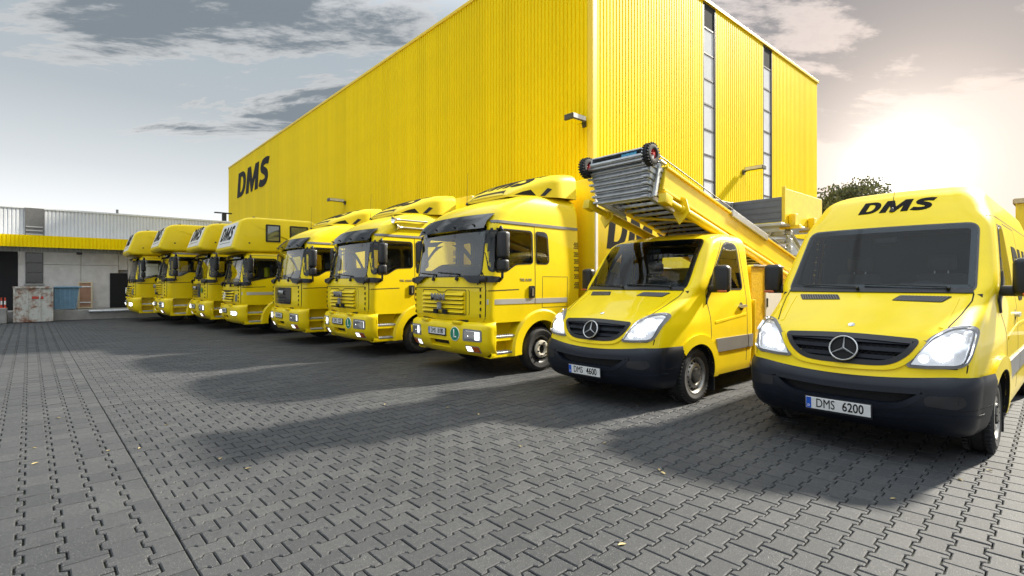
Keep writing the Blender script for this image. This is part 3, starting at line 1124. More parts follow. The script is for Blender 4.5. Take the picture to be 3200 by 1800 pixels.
    for zc, hw in ((1.025, .50), (.955, .47), (.885, .40), (.838, .31)):
        conform('grille_slat', poly_bm([[(-hw, zc - .017), (hw, zc - .017), (hw, zc + .017), (-hw, zc + .017)]], .07), 'front', body, 'bumper_plastic', root, off=-.03, th=.026, skirt=.02)
    bm = NB()     # fine diamond mesh between the slats
    for zc in (.99, .92, .86):
        hw = .46 if zc > .9 else .38
        k = int(hw * 2 / .05)
        for i in range(k):
            x = -hw + i * .05
            for (a, b) in (((x, zc - .018), (x + .05, zc + .018)), ((x, zc + .018), (x + .05, zc - .018))):
                pa = body.hit('front', *a); pb = body.hit('front', *b)
                add_tube(bm, pa[0] - pa[1] * .035, pb[0] - pb[1] * .035, .003, n=3, cap=False)
    link_mesh('grille_mesh', bm, 'bumper_plastic', root)['kind'] = 'stuff'
    lip = [(-.572, 1.035), (-.50, .905), (-.385, .808), (-.22, .782), (0, .775), (.22, .782), (.385, .808), (.50, .905), (.572, 1.035)]
    conform('grille_lip', strip_bm([tuple(p) for p in smooth_line(lip, 6)], .030, .03), 'front', body, 'yellow_paint', root, off=-.003, th=.020, skirt=.03)
    bm = NB()
    star = star_emblem(root, body, 0, .93, .112, lift=.045)
    bm = NB()
    add_lathe(bm, [(-.05, .112), (-.014, .118), (-.010, .110), (-.012, .0005)], 32, axis='Z')
    fix_normals(bm)
    link_mesh('emblem_backing', bm, 'dark_void', star, smooth=40)
    # round badge on the bonnet
    loc_, nn = body.hit('front', 0, 1.145)
    bm = NB()
    add_lathe(bm, [(0, .03), (.005, .028), (.007, .0005)], 20, axis='Z')
    fix_normals(bm)
    bdg = link_mesh('bonnet_badge', bm, 'chrome', root, smooth=40)
    bdg.rotation_mode = 'QUATERNION'; bdg.rotation_quaternion = nn.to_track_quat('Z', 'Y'); bdg.location = loc_ + nn * .001
    # bonnet front edge gap
    # ---- bumper: its own shell, proud of the body
    def bz(x): return 0
    byf = [(.24, .16), (.30, .05), (.40, -.015), (.54, -.045), (.66, -.035), (.72, -.01), (.765, .03)]
    bw = [(.24, .93), (.35, .975), (.55, .995), (.72, 1.005), (.765, .995)]
    bb = Body(frange(.25, .765, .026), byf, bw, .78, [(.2, .27), (.8, .25)], [(.2, .16), (.8, .17)], [(.2, .07), (.8, .07)], .5, rr=.02, ns=26, cap=False)
    for v in bb.bm.verts:       # the top edge dips in the middle
        k = max(0.0, (v.co.z - .5) / .265)
        v.co.z -= .055 * k * max(0.0, 1 - (v.co.x / .75) ** 2)
    bb.index()
    intake = rnd([(-.62, .635), (-.42, .475), (.42, .475), (.62, .635), (0, .605)], [.05, .12, .12, .05, .3], 5)
    bb.cut('front', intake, ymax=.5, centre=True)
    for s in (1, -1):
        bb.cut('side', [(ax + .455 * math.cos(a), .36 + .455 * math.sin(a)) for a in [2 * math.pi * i / 40 for i in range(40)]], s)
    dead = [f for f in bb.bm.faces if f.calc_center_median().y > .66]
    bmesh.ops.delete(bb.bm, geom=dead, context='FACES')
    conform('air_intake', poly_bm([scale_poly(intake, -.03)], .07), 'front', bb, 'dark_void', root, off=-.07, th=.004, skirt=0)
    ri = resample(intake, .05)
    conform('intake_frame', ring_bm(scale_poly(ri, -.025), scale_poly(ri, .022)), 'front', bb, 'bumper_plastic', root, off=.0, th=.008, skirt=.07)
    conform('bumper_crease', strip_bm([(-.93, .44), (-.6, .43), (-.42, .40), (0, .385), (.42, .40), (.6, .43), (.93, .44)], .03), 'front', bb, 'bumper_plastic', root, off=-.004, th=.012, skirt=.01)
    for s in (1, -1):
        fp = rnd([(s * .60, .52), (s * .60, .60), (s * .84, .62), (s * .86, .55), (s * .80, .51)], .03, 3)
        conform('fog_lamp_cover', poly_bm([fp if s < 0 else fp[::-1]], .06), 'front', bb, 'black_plastic', root, off=-.002, th=.006, skirt=.01)
        conform('bumper_gap', strip_bm([(s * .80, .50), (s * .97, .505)], .008, .02), 'front', bb, 'dark_void', root, off=.0, th=.0015, skirt=.001)
    pl, pn = bb.hit('front', -.02, .405)
    fix_normals(bb.bm)
    link_mesh('bumper', bb.bm, 'bumper_plastic', root, smooth=45)
    number_plate(root, -.02, pl.y - .02, .41, plate, tilt=RAD(4))
    # ---- lettering on the roof front
    if roof_logo:
        conform('roof_lettering', dms_bm(-.30, 2.345, .70, .145, grid=.05), 'front', body, 'logo_black', root, off=.002, th=.003, skirt=.006)
        for s in (1, -1):
            conform('side_lettering', dms_bm(2.75, 1.35, 2.4, .62, flip=(s < 0), grid=.12), 'side', body, 'logo_black', root, off=.002, th=.003, s=s, skirt=.006)
        l_, n_ = body.hit('front', .03, 2.36)
        antenna(root, l_ - Vector((0, 0, .01)), .46, (.03, .10))
    else:
        l_, n_ = body.hit('top', -.05, 1.95)
        antenna(root, l_ - Vector((0, 0, .01)), .36, (.04, .20))
    # roof gutter line
    # ---- cabin
    liner = Body(frange(.95, 2.12, .05), yf, w, 2.5 if low else 2.45, rf, bow, taper, .9, rr=.05, ns=40, inset=.05)
    liner.cut('front', scale_poly(ws, -.05), ymax=2.2)
    for s in (1, -1):
        liner.cut('side', scale_poly(dwin, -.03), s)
    if low:
        liner.cut('rear', scale_poly(rwin, -.03), ymax=2.0)
    link_mesh('cabin_lining', liner.bm, 'interior_dark', root, smooth=60)
    bm = NB()
    add_prism(bm, [(.98, 1.44), (1.28, 1.50), (1.42, 1.46), (1.50, 1.30), (1.45, .9), (.9, .9)], 'X', -.86, .86)
    fix_normals(bm)
    link_mesh('dashboard', bm, 'interior_dark', root)
    rounded('instrument_hood', (.36, 1.36, 1.50), (.40, .22, .10), 'interior_dark', root, .04)
    steering_wheel(root, .36, 1.55, 1.40, .20, 40)
    for sx in (-.42, .38):
        seat(root, sx, 1.72, .88, 'seat_cloth')
    rounded('rear_view_mirror', (0, 1.56, 2.02), (.22, .05, .08), 'black_plastic', root, .02)
    # ---- finish the shell
    if low:
        conform('rear_window', poly_bm([scale_poly(rwin, .004)], .2), 'rear', body, 'side_glass', root, off=.0, th=.002, skirt=.003)
        rw = resample(rwin, .1)
        conform('rear_window_seal', ring_bm(scale_poly(rw, -.02), scale_poly(rw, .04)), 'rear', body, 'black_plastic', root, off=-.003, th=.006)
    link_mesh('body', body.bm, 'yellow_paint', root, smooth=50)
    bm = NB()
    add_box(bm, (0, (L if not low else 5.6) * .5 + .1, .36), (1.3, (L if not low else 5.6) - .9, .16))
    link_mesh('underbody', bm, 'dark_void', root)
    return root, body

def smooth_line(pts, n=6):
    P = [Vector(p) for p in pts]
    out = []
    for q in range(len(P) - 1):
        p0 = P[max(q - 1, 0)]; p1 = P[q]; p2 = P[q + 1]; p3 = P[min(q + 2, len(P) - 1)]
        for i in range(n):
            t = i / n
            out.append(0.5 * ((2 * p1) + (-p0 + p2) * t + (2*p0 - 5*p1 + 4*p2 - p3) * t*t + (-p0 + 3*p1 - 3*p2 + p3) * t**3))
    out.append(P[-1])
    return out
# ------------------------------------------------------------------ trucks
def loft(sections, cap=True):
    """sections: lists of points with equal counts -> open-bottom shell"""
    bm = NB()
    rows = [[bm.verts.new(p) for p in s] for s in sections]
    for A, B in zip(rows[:-1], rows[1:]):
        for i in range(len(A) - 1):
            bm.faces.new((A[i], A[i + 1], B[i + 1], B[i]))
    if cap:
        bm.faces.new(rows[0]); bm.faces.new(rows[-1])
    fix_normals(bm)
    return bm

class Shell(Body):
    def __init__(self, bm):
        self.bm = bm
        self.index()

def cab_tables(kind):
    if kind == 'man':
        yf = [(.90, .05), (.98, .01), (1.10, .0), (1.45, .0), (1.60, .02), (1.66, .04), (2.48, .17), (2.60, .21), (2.72, .27), (2.84, .42), (2.96, .66), (3.05, .90), (3.12, 1.16), (3.17, 1.45), (3.19, 1.7)]
        w = [(.90, 1.10), (1.5, 1.12), (2.4, 1.10), (2.56, 1.09), (2.74, 1.08), (2.92, 1.05), (3.05, .985), (3.13, .86), (3.175, .68), (3.19, .5)]
        top = 3.19
    else:   # flat roof day cab, a sleeper pod sits on it
        yf = [(.90, .05), (.98, .01), (1.10, .0), (1.40, .0), (1.55, .02), (1.62, .04), (2.35, .17), (2.44, .22), (2.50, .34), (2.54, .55), (2.56, .9)]
        w = [(.90, 1.10), (1.5, 1.12), (2.2, 1.10), (2.36, 1.085), (2.45, 1.04), (2.51, .93), (2.55, .78), (2.56, .6)]
        top = 2.56
    rf = [(.9, .15), (1.6, .17), (2.4, .16), (2.7, .26), (3.1, .3)]
    bow = [(.9, .10), (1.6, .11), (2.5, .11), (2.8, .2), (3.1, .2)]
    return yf, w, rf, bow, top

def make_truck(name, label, loc, rz=0.0, scale=1.0, kind='man', style='man', grille='yellow', top='spoiler', plate=None, lsign=False, horns=False,
               boxh=3.56, boxlen=5.6, windows_dark=False, detail=True, box=True, logo=True, badge=None, pod_h=3.5, stripe=True, door_open=False):
    root = thing(name, label, 'truck', loc, rz, 'yellow removal trucks parked in a row')
    root.scale = (scale,) * 3
    yf, w, rf, bow, ztop = cab_tables(kind)
    L = 2.36
    zs = sorted(set(frange(.90, ztop - .42, .045) + frange(ztop - .42, ztop, .022)))
    body = Body(zs, yf, w, L, rf, bow, 0.0, .5, rr=.08, nf=16, nc=7, ns=46)
    wz0, wz1 = (1.66, 2.50) if kind == 'man' else (1.52 if style == 'mb' else 1.60, 2.34)
    ws = rnd([(-.955, wz0), (.955, wz0), (.945, wz1), (-.945, wz1)], [.10, .10, .08, .08], 5)
    body.cut('front', ws, ymax=.8)
    zb, zt = (1.74, 2.43) if kind == 'man' else (1.66, 2.28)
    dwin = rnd([(.20, zb), (.52, zb), (.74, zb + .13), (1.12, zb + .15), (1.12, zt), (.20, zt)], [.05, .06, .06, .05, .07, .08], 4)
    rwin = rnd([(1.22, zb + .15), (1.52, zb + .15), (1.49, zt), (1.22, zt)], [.04, .08, .10, .04], 4)
    if style == 'mb':
        dwin = rnd([(.20, zb - .10), (.60, zb + .0), (1.12, zb + .10), (1.12, zt), (.20, zt)], [.05, .05, .05, .07, .08], 4)
    wins = [dwin] + ([rwin] if style == 'man' else [])
    for s in (1, -1):
        for q in wins:
            body.cut('side', q, s)
    # windscreen
    wsg = 'windscreen'
    conform('windscreen', poly_bm([scale_poly(ws, .004)], .12), 'front', body, wsg, root, off=.006, th=.002, skirt=.003)
    rs = resample(ws, .08)
    conform('windscreen_seal', ring_bm(scale_poly(rs, -.014), scale_poly(rs, .05)), 'front', body, 'black_gloss', root, off=.0, th=.004)
    if style == 'mb':
        conform('black_panel', poly_bm([rnd([(-.93, wz0 + .01), (.93, wz0 + .01), (.93, wz0 + .17), (-.93, wz0 + .17)], .06, 3)], .12), 'front', body, 'black_gloss', root, off=.008, th=.003)
    for i, x0 in enumerate((.42, -.28, -.86)[:3 if style == 'man' else 2]):
        if i == 2: continue
        bm = NB()
        pts = []
        for k in range(8):
            t = k / 7
            l, nn = body.hit('front', x0 + .02 - .58 * t, wz0 + .035 + .035 * t)
            pts.append(l + nn * .03)
        add_poly_tube(bm, pts, .011, 6)
        l, nn = body.hit('front', x0, wz0 - .05)
        add_tube(bm, l, l + nn * .04, .03, n=8)
        add_tube(bm, l + nn * .035, pts[0], .014, n=6)
        link_mesh('wiper', bm, 'black_plastic', root, smooth=50)
    # tinted sun visor held in front of the screen
    vz0, vz1 = wz1 - .06, wz1 + .20
    vis = NB()
    rows = []
    for (zq, out) in ((vz0, .10), ((vz0 + vz1) / 2, .08), (vz1, .03)):
        row = []
        for i in range(25):
            x = -.99 + 1.98 * i / 24
            l, nn = body.hit('front', x * .97, zq)
            row.append(l + Vector((x * .03, -out, 0)))
        rows.append(row)
    for r_ in (0, 1):
        for i in range(24):
            vis.faces.new([vis.verts.new(p) for p in (rows[r_][i], rows[r_][i + 1], rows[r_ + 1][i + 1], rows[r_ + 1][i])])
    bmesh.ops.remove_doubles(vis, verts=vis.verts[:], dist=1e-4)
    fix_normals(vis)
    bmesh.ops.solidify(vis, geom=vis.faces[:], thickness=.006)
    vo = link_mesh('sun_visor', vis, 'visor_tint', root, smooth=40)
    bm = NB()
    for x in (-.8, -.3, .3, .8):
        for r_, zq in ((0, .07), (2, -.05)):
            i = int((x + 1.02) / 2.04 * 24)
            p = rows[r_][i] + Vector((0, -.004, zq))
            add_tube(bm, p + Vector((0, .05, 0)), p, .014, n=8)
    link_mesh('visor_bolt', bm, 'black_plastic', vo)['kind'] = 'stuff'
    # side windows
    for s in (1, -1):
        for q in wins:
            conform('door_window' if q is dwin else 'rear_side_window', poly_bm([scale_poly(q, .004)], .12), 'side', body, 'side_glass', root, off=.006, th=.002, s=s, skirt=.003)
            rq = resample(q, .08)
            conform('window_seal', ring_bm(scale_poly(rq, -.016), scale_poly(rq, .045)), 'side', body, 'black_plastic', root, off=.0, th=.005, s=s)
        # door outline, stripe, handle
        conform('door_gap', strip_bm([(.13, .93), (.13, zt + .10), (1.18, zt + .10), (1.18, 1.18)], .012), 'side', body, 'dark_gap', root, off=.0, th=.0015, s=s, skirt=.001)
        conform('door_crease', strip_bm([(.14, 1.42), (.8, 1.44)], .018), 'side', body, 'panel_gap', root, off=.0, th=.0015, s=s, skirt=.001)
        if style == 'man':
            conform('roof_gutter', strip_bm([(.30, zt + .125), (L - .06, zt + .125)], .045), 'side', body, 'grey_trim', root, off=.0, th=.012, s=s)
            conform('locker_gap', strip_bm([(1.36, 1.12), (1.36, 1.66), (2.0, 1.66), (2.0, 1.12), (1.36, 1.12)], .009), 'side', body, 'panel_gap', root, off=.0, th=.0015, s=s, skirt=.001)
        if stripe:
            conform('silver_stripe', poly_bm([[(.145, 1.20), (1.17, 1.20), (1.17, 1.285), (.145, 1.285)]], .15), 'side', body, 'silver_stripe', root, off=.0, th=.006, s=s)
            if style == 'man':
                conform('silver_stripe', poly_bm([[(1.19, 1.20), (1.99, 1.20), (1.99, 1.285), (1.19, 1.285)]], .15), 'side', body, 'silver_stripe', root, off=.0, th=.006, s=s)
        hd = conform('door_handle', poly_bm([rnd([(1.03, 1.29), (1.15, 1.29), (1.15, 1.50), (1.03, 1.50)], .025, 3)], .06), 'side', body, 'black_plastic', root, off=.0, th=.022, s=s)
        conform('handle_grip', poly_bm([rnd([(1.085, 1.33), (1.115, 1.33), (1.115, 1.46), (1.085, 1.46)], .012, 3)], .06), 'side', body, 'aluminium', hd, off=.024, th=.008, s=s, skirt=.01)
        # louvre at the rear edge of the cab: black honeycomb dots
        if detail and kind == 'man':
            hx = (0.0165)
            for blk, (za, zb2, m_) in enumerate(((2.20, 2.34, 'panel_gap'), (2.05, 2.16, 'dark_void'), (1.92, 2.02, 'dark_void'), (1.78, 1.89, 'dark_void'), (1.64, 1.75, 'dark_void'), (1.46, 1.61, 'dark_void'))):
                bm = NB()
                nrow = int((zb2 - za) / .031)
                for r_ in range(nrow):
                    for c_ in range(4):
                        yy = 2.20 + c_ * .036 + (r_ % 2) * .018; zz = za + r_ * .031
                        bm.faces.new([bm.verts.new((yy + .0145 * math.cos(a), zz + .0145 * math.sin(a), 0)) for a in [i * math.pi / 3 for i in range(6)]])
                gg = conform('vent_grid', bm, 'side', body, m_, root, off=.0, th=.003, s=s, skirt=.002)
                gg['kind'] = 'stuff'
        if badge:
            b = text_bm(badge, .062, .001, sx=1.0)
            if s < 0:
                bmesh.ops.scale(b, vec=(-1, 1, 1), verts=b.verts[:])
            bmesh.ops.translate(b, vec=(.96, 1.60, 0), verts=b.verts[:])
            conform('model_lettering', b, 'side', body, 'aluminium', root, off=.001, th=.004, s=s, skirt=.004)
        # air slots on the cab corner
        bm = NB()
        for k in range(6):
            z0 = .98 + k * .105
            l, nn = body.hit('side', .085, z0 + .04, s)
            add_box(bm, l + Vector((s * .0, 0, 0)), (.02, .03, .055))
        so = link_mesh('corner_slot', bm, 'panel_gap', root)
        so['kind'] = 'stuff'
        # mirrors
        my = .34
        mm = rounded('main_mirror', (s * 1.245, my, zb + .42), (.21, .13, .44), 'black_plastic', root, .05, 4)
        rounded('mirror_glass', (s * 1.245, my + .064, zb + .42), (.17, .012, .40), 'chrome', mm, .005, 1)
        m2 = rounded('wide_mirror', (s * 1.245, my, zb + .09), (.21, .13, .20), 'black_plastic', root, .045, 4)
        bm = NB()
        add_poly_tube(bm, [(s * 1.09, my + .06, zb + .66), (s * 1.17, my + .02, zb + .72), (s * 1.22, my + .01, zb + .66), (s * 1.22, my + .01, zb - .10), (s * 1.13, my + .05, zb - .14)], .022, 8)
        link_mesh('mirror_bracket', bm, 'black_plastic', mm, smooth=50)
        conform('bracket_cover', poly_bm([rnd([(-.02, zb - .19), (.36, zb - .18), (.36, zb - .09), (-.02, zb - .08)], .03, 3)], .06), 'side', body, 'black_plastic', root, off=.0, th=.05, s=s)
        l, nn = body.hit('front', s * 1.0, zb - .135)
        rounded('bracket_cover', (s * 1.03, l.y - .01, zb - .135), (.16, .10, .095), 'black_plastic', root, .03, 3)
        # kerb mirror on the far front corner
        # wheel and fender
        truck_wheel(root, s * .98, 1.36, side=s)
        ang = [RAD(-6) + RAD(192) * i / 28 for i in range(29)]
        bm = NB()
        for i in range(28):
            a, b = ang[i], ang[i + 1]
            def P(r, a_, x): return (s * x, 1.36 + r * math.cos(a_), .40 + r * math.sin(a_))
            quad = lambda *ps: bm.faces.new([bm.verts.new(p) for p in ps])
            ro = .70
            quad(P(.50, a, 1.13), P(.50, b, 1.13), P(.66, b, 1.135), P(.66, a, 1.135))
            quad(P(.66, a, 1.135), P(.66, b, 1.135), P(ro, b, 1.10), P(ro, a, 1.10))
            quad(P(.50, a, 1.13), P(.50, b, 1.13), P(.50, b, .75), P(.50, a, .75))
            quad(P(ro, a, 1.10), P(ro, b, 1.10), P(ro, b, .9), P(ro, a, .9))
        bmesh.ops.remove_doubles(bm, verts=bm.verts[:], dist=1e-4)
        fix_normals(bm)
        link_mesh('fender', bm, 'yellow_paint', root, smooth=35)
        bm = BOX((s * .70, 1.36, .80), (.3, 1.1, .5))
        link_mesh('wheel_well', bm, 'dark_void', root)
        # skirt behind the fender, below the cab
        bm = BOX((s * 1.06, 2.10, 1.02), (.08, .52, .26), bev=.02)
        link_mesh('cab_skirt', bm, 'yellow_paint', root)
        # step unit
        st = NB()
        y0, y1 = .22, .90
        add_prism(st, [(y0, .34), (y1 - .03, .34), (y1, .52), (y1, .66), (y0, .66), (y0, .60), (y1 - .05, .60), (y1 - .08, .40), (y0, .40)], 'X', s * .80, s * 1.10)
        add_box(st, (s * .86, (y0 + y1) / 2, .62), (.10, y1 - y0 - .01, .58), bev=.01)
        add_box(st, (s * 1.04, y0 + .04, .63), (.13, .08, .56), bev=.012)
        add_box(st, (s * .99, (y0 + y1) / 2, .355), (.20, y1 - y0, .07), bev=.015)
        fix_normals(st)
        so = link_mesh('step_unit', st, 'yellow_paint', root)
        for zq, wd in ((.40, .42), (.665, .48)):
            bm = NB()
            add_box(bm, (s * 1.02, .55, zq), (.17, wd, .035), bev=.005, seg=1)
            for k in range(9):
                for j in range(2):
                    add_tube(bm, (s * (.98 + .07 * j), .55 - wd / 2 + .03 + k * (wd - .06) / 8, zq + .017), (s * (.98 + .07 * j), .55 - wd / 2 + .03 + k * (wd - .06) / 8, zq + .028), .014, .008, n=6)
            stp = link_mesh('step_tread', bm, 'aluminium', so)
            stp['kind'] = 'stuff'
        rounded('side_indicator', (s * 1.10, .235, .74), (.05, .07, .12), 'black_plastic', root, .015)
        rounded('side_indicator_lens', (s * 1.125, .265, .74), (.03, .03, .11), 'indicator_orange', root, .01)
        rounded('roof_marker', (s * .78, (interp(yf, ztop - .26) + .16), ztop - .255), (.11, .05, .03), 'black_plastic', root, .012) if kind == 'man' else None
    # front panel seams
    conform('panel_gap', strip_bm([(-1.02, wz0 - .07 - .12), (1.02, wz0 - .07 - .12)], .012), 'front', body, 'dark_gap', root, off=.0, th=.0015, skirt=.001)
    # grille
    if style == 'man' and grille == 'yellow':
        gp = rnd([(-.66, 1.02), (.66, 1.02), (.66, 1.43), (.16, 1.43), (.10, 1.39), (-.10, 1.39), (-.16, 1.43), (-.66, 1.43)], .03, 3)
        rg = resample(gp, .1)
        conform('grille_gap', ring_bm(scale_poly(rg, -.008), scale_poly(rg, .006)), 'front', body, 'dark_gap', root, off=.0, th=.002, skirt=.001)
        for k in range(5):
            zc = 1.07 + k * .072
            bm = NB()
            add_prism(bm, [(-.008, zc - .022), (-.050, zc - .018), (-.012, zc + .034), (.0, zc + .034)], 'X', -.62, .62)
            for v in bm.verts:
                v.co.y += .10 * (v.co.x / 1.1) ** 2
            fix_normals(bm)
            link_mesh('grille_slat', bm, 'yellow_paint', root)
            conform('grille_slot', poly_bm([[(-.62, zc - .036), (.62, zc - .036), (.62, zc - .020), (-.62, zc - .020)]], .12), 'front', body, 'dark_gap', root, off=.0, th=.002, skirt=.001)
        for x in (-.14, .14):
            conform('grille_opening', poly_bm([[(x - .06, 1.03), (x + .06, 1.03), (x + .06, 1.10), (x - .06, 1.10)]], .1), 'front', body, 'dark_void', root, off=.04, th=.012)
        b = text_bm('MAN', .165, .006, sx=1.15)
        flat('maker_lettering', b, M_front(0, -.072, 1.30), 'grey_trim', root, th=.022)
        bm = BOX((0, -.055, 1.155), (.13, .02, .13), bev=.01)
        em = link_mesh('lion_emblem', bm, 'grey_trim', root)
        bm = NB()   # small rearing beast on the emblem, as a raised shape
        bm.faces.new([bm.verts.new((x, y, 0)) for x, y in [(-.045, -.045), (-.02, -.045), (-.015, -.015), (.012, -.02), (.015, -.045), (.035, -.045), (.03, 0), (.035, .045), (.015, .05), (.01, .015), (-.02, .005), (-.04, .02)]])
        flat('emblem_relief', bm, M_front(0, -.066, 1.155), 'aluminium', em, th=.004)
        conform('panel_recess', strip_bm([(.72, 1.02), (.74, 1.06), (.74, 1.40), (.72, 1.44)], .012), 'front', body, 'panel_gap', root, off=.0, th=.0015, skirt=.001)
    elif style == 'man':
        gp = rnd([(-.60, 1.02), (.60, 1.02), (.62, 1.44), (-.62, 1.44)], .05, 3)
        g_ = conform('grille', poly_bm([gp], .12), 'front', body, 'black_gloss', root, off=.002, th=.016)
        for zc in (1.10, 1.18, 1.26, 1.34):
            conform('grille_slot', poly_bm([[(-.30, zc - .012), (.30, zc - .012), (.30, zc + .012), (-.30, zc + .012)]], .12), 'front', body, 'dark_void', g_, off=.017, th=.004)
        b = text_bm('MAN', .15, .005, sx=1.15)
        flat('maker_lettering', b, M_front(0, -.030, 1.30), 'aluminium', root, th=.016)
    else:
        for k in range(4):
            zc = 1.02 + k * .085
            hw = .56 + .05 * k
            bm = NB()
            add_prism(bm, [(-.005, zc - .028), (-.055, zc - .022), (-.02, zc + .026), (.0, zc + .03)], 'X', -hw, hw)
            for v in bm.verts:
                v.co.y += .10 * (v.co.x / 1.1) ** 2
            fix_normals(bm)
            link_mesh('grille_slat', bm, 'yellow_paint', root)
        conform('grille_gap', poly_bm([[(-.6, .985), (.6, .985), (.72, 1.33), (-.72, 1.33)]], .12), 'front', body, 'panel_gap', root, off=.0, th=.002, skirt=.001)
        star_emblem(root, body, 0, 1.16, .11, lift=.075)
        for s in (1, -1):
            conform('corner_lamp', poly_bm([rnd([(s * .74, 1.0), (s * .90, 1.0), (s * .93, 1.22), (s * .80, 1.22)][::s], .06, 4)], .06), 'front', body, 'grey_trim', root, off=.0, th=.012)
    if lsign and style == 'man' and grille != 'yellow':
        ld = NB()
        add_lathe(ld, [(0, .09), (-.006, .09), (-.008, .0005)], 24, axis='Y')
        fix_normals(ld)
        d_ = link_mesh('clean_air_disc', ld, 'sticker_green', root)
        d_.location = (.76, .035, 1.24)
    # bumper
    byf = [(.33, .16), (.38, .07), (.46, .0), (.60, -.045), (.80, -.05), (.87, -.03), (.91, .03)]
    bw = [(.33, 1.06), (.45, 1.12), (.6, 1.14), (.85, 1.14), (.91, 1.10)]
    bb = Body(frange(.34, .91, .03), byf, bw, .30, [(.3, .17)], [(.3, .10)], 0.0, .5, rr=.02, nf=18, nc=7, ns=6, cap=False)
    intake = rnd([(-.34, .43), (.30, .43), (.30, .60), (-.34, .60)], .03, 3)
    bb.cut('front', intake, ymax=.3)
    conform('air_intake', poly_bm([scale_poly(intake, -.03)], .1), 'front', bb, 'dark_void', root, off=-.08, th=.004, skirt=0)
    ri = resample(intake, .08)
    conform('intake_frame', ring_bm(scale_poly(ri, -.03), scale_poly(ri, .025)), 'front', bb, 'yellow_paint', root, off=.0, th=.004, skirt=.08)
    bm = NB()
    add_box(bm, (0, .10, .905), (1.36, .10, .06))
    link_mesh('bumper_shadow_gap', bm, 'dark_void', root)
    for s in (1, -1):
        if style == 'man':
            hp = rnd([(s * .64, .60), (s * 1.06, .60), (s * 1.06, .79), (s * .66, .80)][::s], .035, 4)
            fp = rnd([(s * .68, .415), (s * 1.0, .415), (s * 1.0, .525), (s * .68, .53)][::s], .025, 4)
        else:
            hp = rnd([(s * .58, .60), (s * 1.0, .58), (s * 1.06, .68), (s * .98, .73), (s * .60, .73)][::s], .05, 4)
            fp = None
        h_ = conform('headlight', poly_bm([hp], .07), 'front', bb, 'grey_trim', root, off=.0, th=.008)
        gi = scale_poly(hp, .03) if style == 'man' else scale_poly(hp, .014)
        gi = [(x if abs(x) > .72 else s * .72, z) for x, z in gi] if style == 'man' else gi
        conform('headlight_reflector', poly_bm([gi], .07), 'front', bb, 'lamp_reflector_lit', h_, off=.008, th=.004)
        lamp_disc(h_, bb, s * .80, .69 if style == 'man' else .655, .045, 'lamp_lit', lift=.014)
        lamp_disc(h_, bb, s * .94, .69 if style == 'man' else .655, .04, 'lamp_lit', lift=.014)
        conform('headlight_lens', poly_bm([gi], .07), 'front', bb, 'lens_glass', h_, off=.034, th=.002, skirt=.02)
        if fp:
            f_ = conform('fog_lamp', poly_bm([fp], .07), 'front', bb, 'grey_trim', root, off=.0, th=.006)
            lens = scale_poly([(s * .69, .425), (s * .83, .425), (s * .83, .52), (s * .69, .52)][::s], .008)
            conform('fog_lens', poly_bm([lens], .07), 'front', bb, 'lamp_lit_small', f_, off=.006, th=.004)
            lens = scale_poly([(s * .84, .425), (s * .99, .425), (s * .99, .52), (s * .84, .52)][::s], .008)
            conform('indicator_lens', poly_bm([lens], .07), 'front', bb, 'indicator_orange', f_, off=.006, th=.004)
        rounded('bumper_lug', (s * .48, -.015, .895), (.22, .07, .05), 'yellow_paint', root, .012)
    pl, pn = bb.hit('front', -.06, .72)
    number_plate(root, -.06, pl.y - .012, .715, plate, gap=False)
    if lsign and grille == 'yellow':
        pl, pn = bb.hit('front', .45, .70)
        ld = NB()
        add_lathe(ld, [(0, .118), (-.006, .118), (-.008, .112), (-.008, .0005)], 28, axis='Y')
        fix_normals(ld)
        d_ = link_mesh('clean_air_disc', ld, 'white_paint', root)
        d_.location = (.45, pl.y - .002, .70)
        d_.rotation_euler = (0, 0, RAD(5))
        ld = NB()
        add_lathe(ld, [(-.0085, .108), (-.0105, .108), (-.0105, .0005)], 28, axis='Y')
        fix_normals(ld)
        link_mesh('disc_face', ld, 'sticker_green', d_)
        b = text_bm('L', .19, .004, sx=.9)
        flat('disc_letter', b, M_front(0, -.0106, .0), 'white_paint', d_, th=.001)
    fix_normals(bb.bm)
    link_mesh('bumper', bb.bm, 'yellow_paint', root, smooth=45)
    # cabin
    liner = Body(frange(1.0, wz1 + .02, .08), yf, w, L, rf, bow, 0.0, .5, rr=.05, nf=12, nc=5, ns=30, inset=.045)
    liner.cut('front', scale_poly(ws, -.06), ymax=.9)
    for s in (1, -1):
        for q in wins:
            liner.cut('side', scale_poly(q, -.05), s)
    link_mesh('cabin_lining', liner.bm, 'interior_grey', root, smooth=60)
    bm = NB()
    add_prism(bm, [(.20, wz0 - .04), (.52, wz0 + .0), (.60, wz0 - .15), (.6, 1.1), (.2, 1.1)], 'X', -.98, .98)
    add_box(bm, (-.30, .50, wz0 + .05), (.5, .2, .14), bev=.02)
    add_box(bm, (.10, .42, wz0 + .03), (.22, .16, .10), bev=.02)
    fix_normals(bm)
    link_mesh('dashboard', bm, 'interior_dark', root)
    steering_wheel(root, .55, .68, wz0 - .03, .23, 25)
    for sx in (-.58, .56):
        seat(root, sx, .95, 1.15, 'interior_grey')
    if style == 'mb' or not detail:
        rounded('work_jacket', (-.45, 1.28, 1.85), (.30, .12, .45), 'hivis', root, .05)
    link_mesh('cab', body.bm, 'yellow_paint', root, smooth=50)
    # chassis
    bm = NB()
    for s in (1, -1):
        add_box(bm, (s * .40, (boxlen + 3.0) / 2 + .2, .80), (.10, boxlen + 2.2, .20))
    add_box(bm, (0, 1.3, .62), (.9, 1.6, .4))
    add_box(bm, (0, 1.36, .40), (1.7, .12, .12))
    link_mesh('chassis', bm, 'dark_void', root)
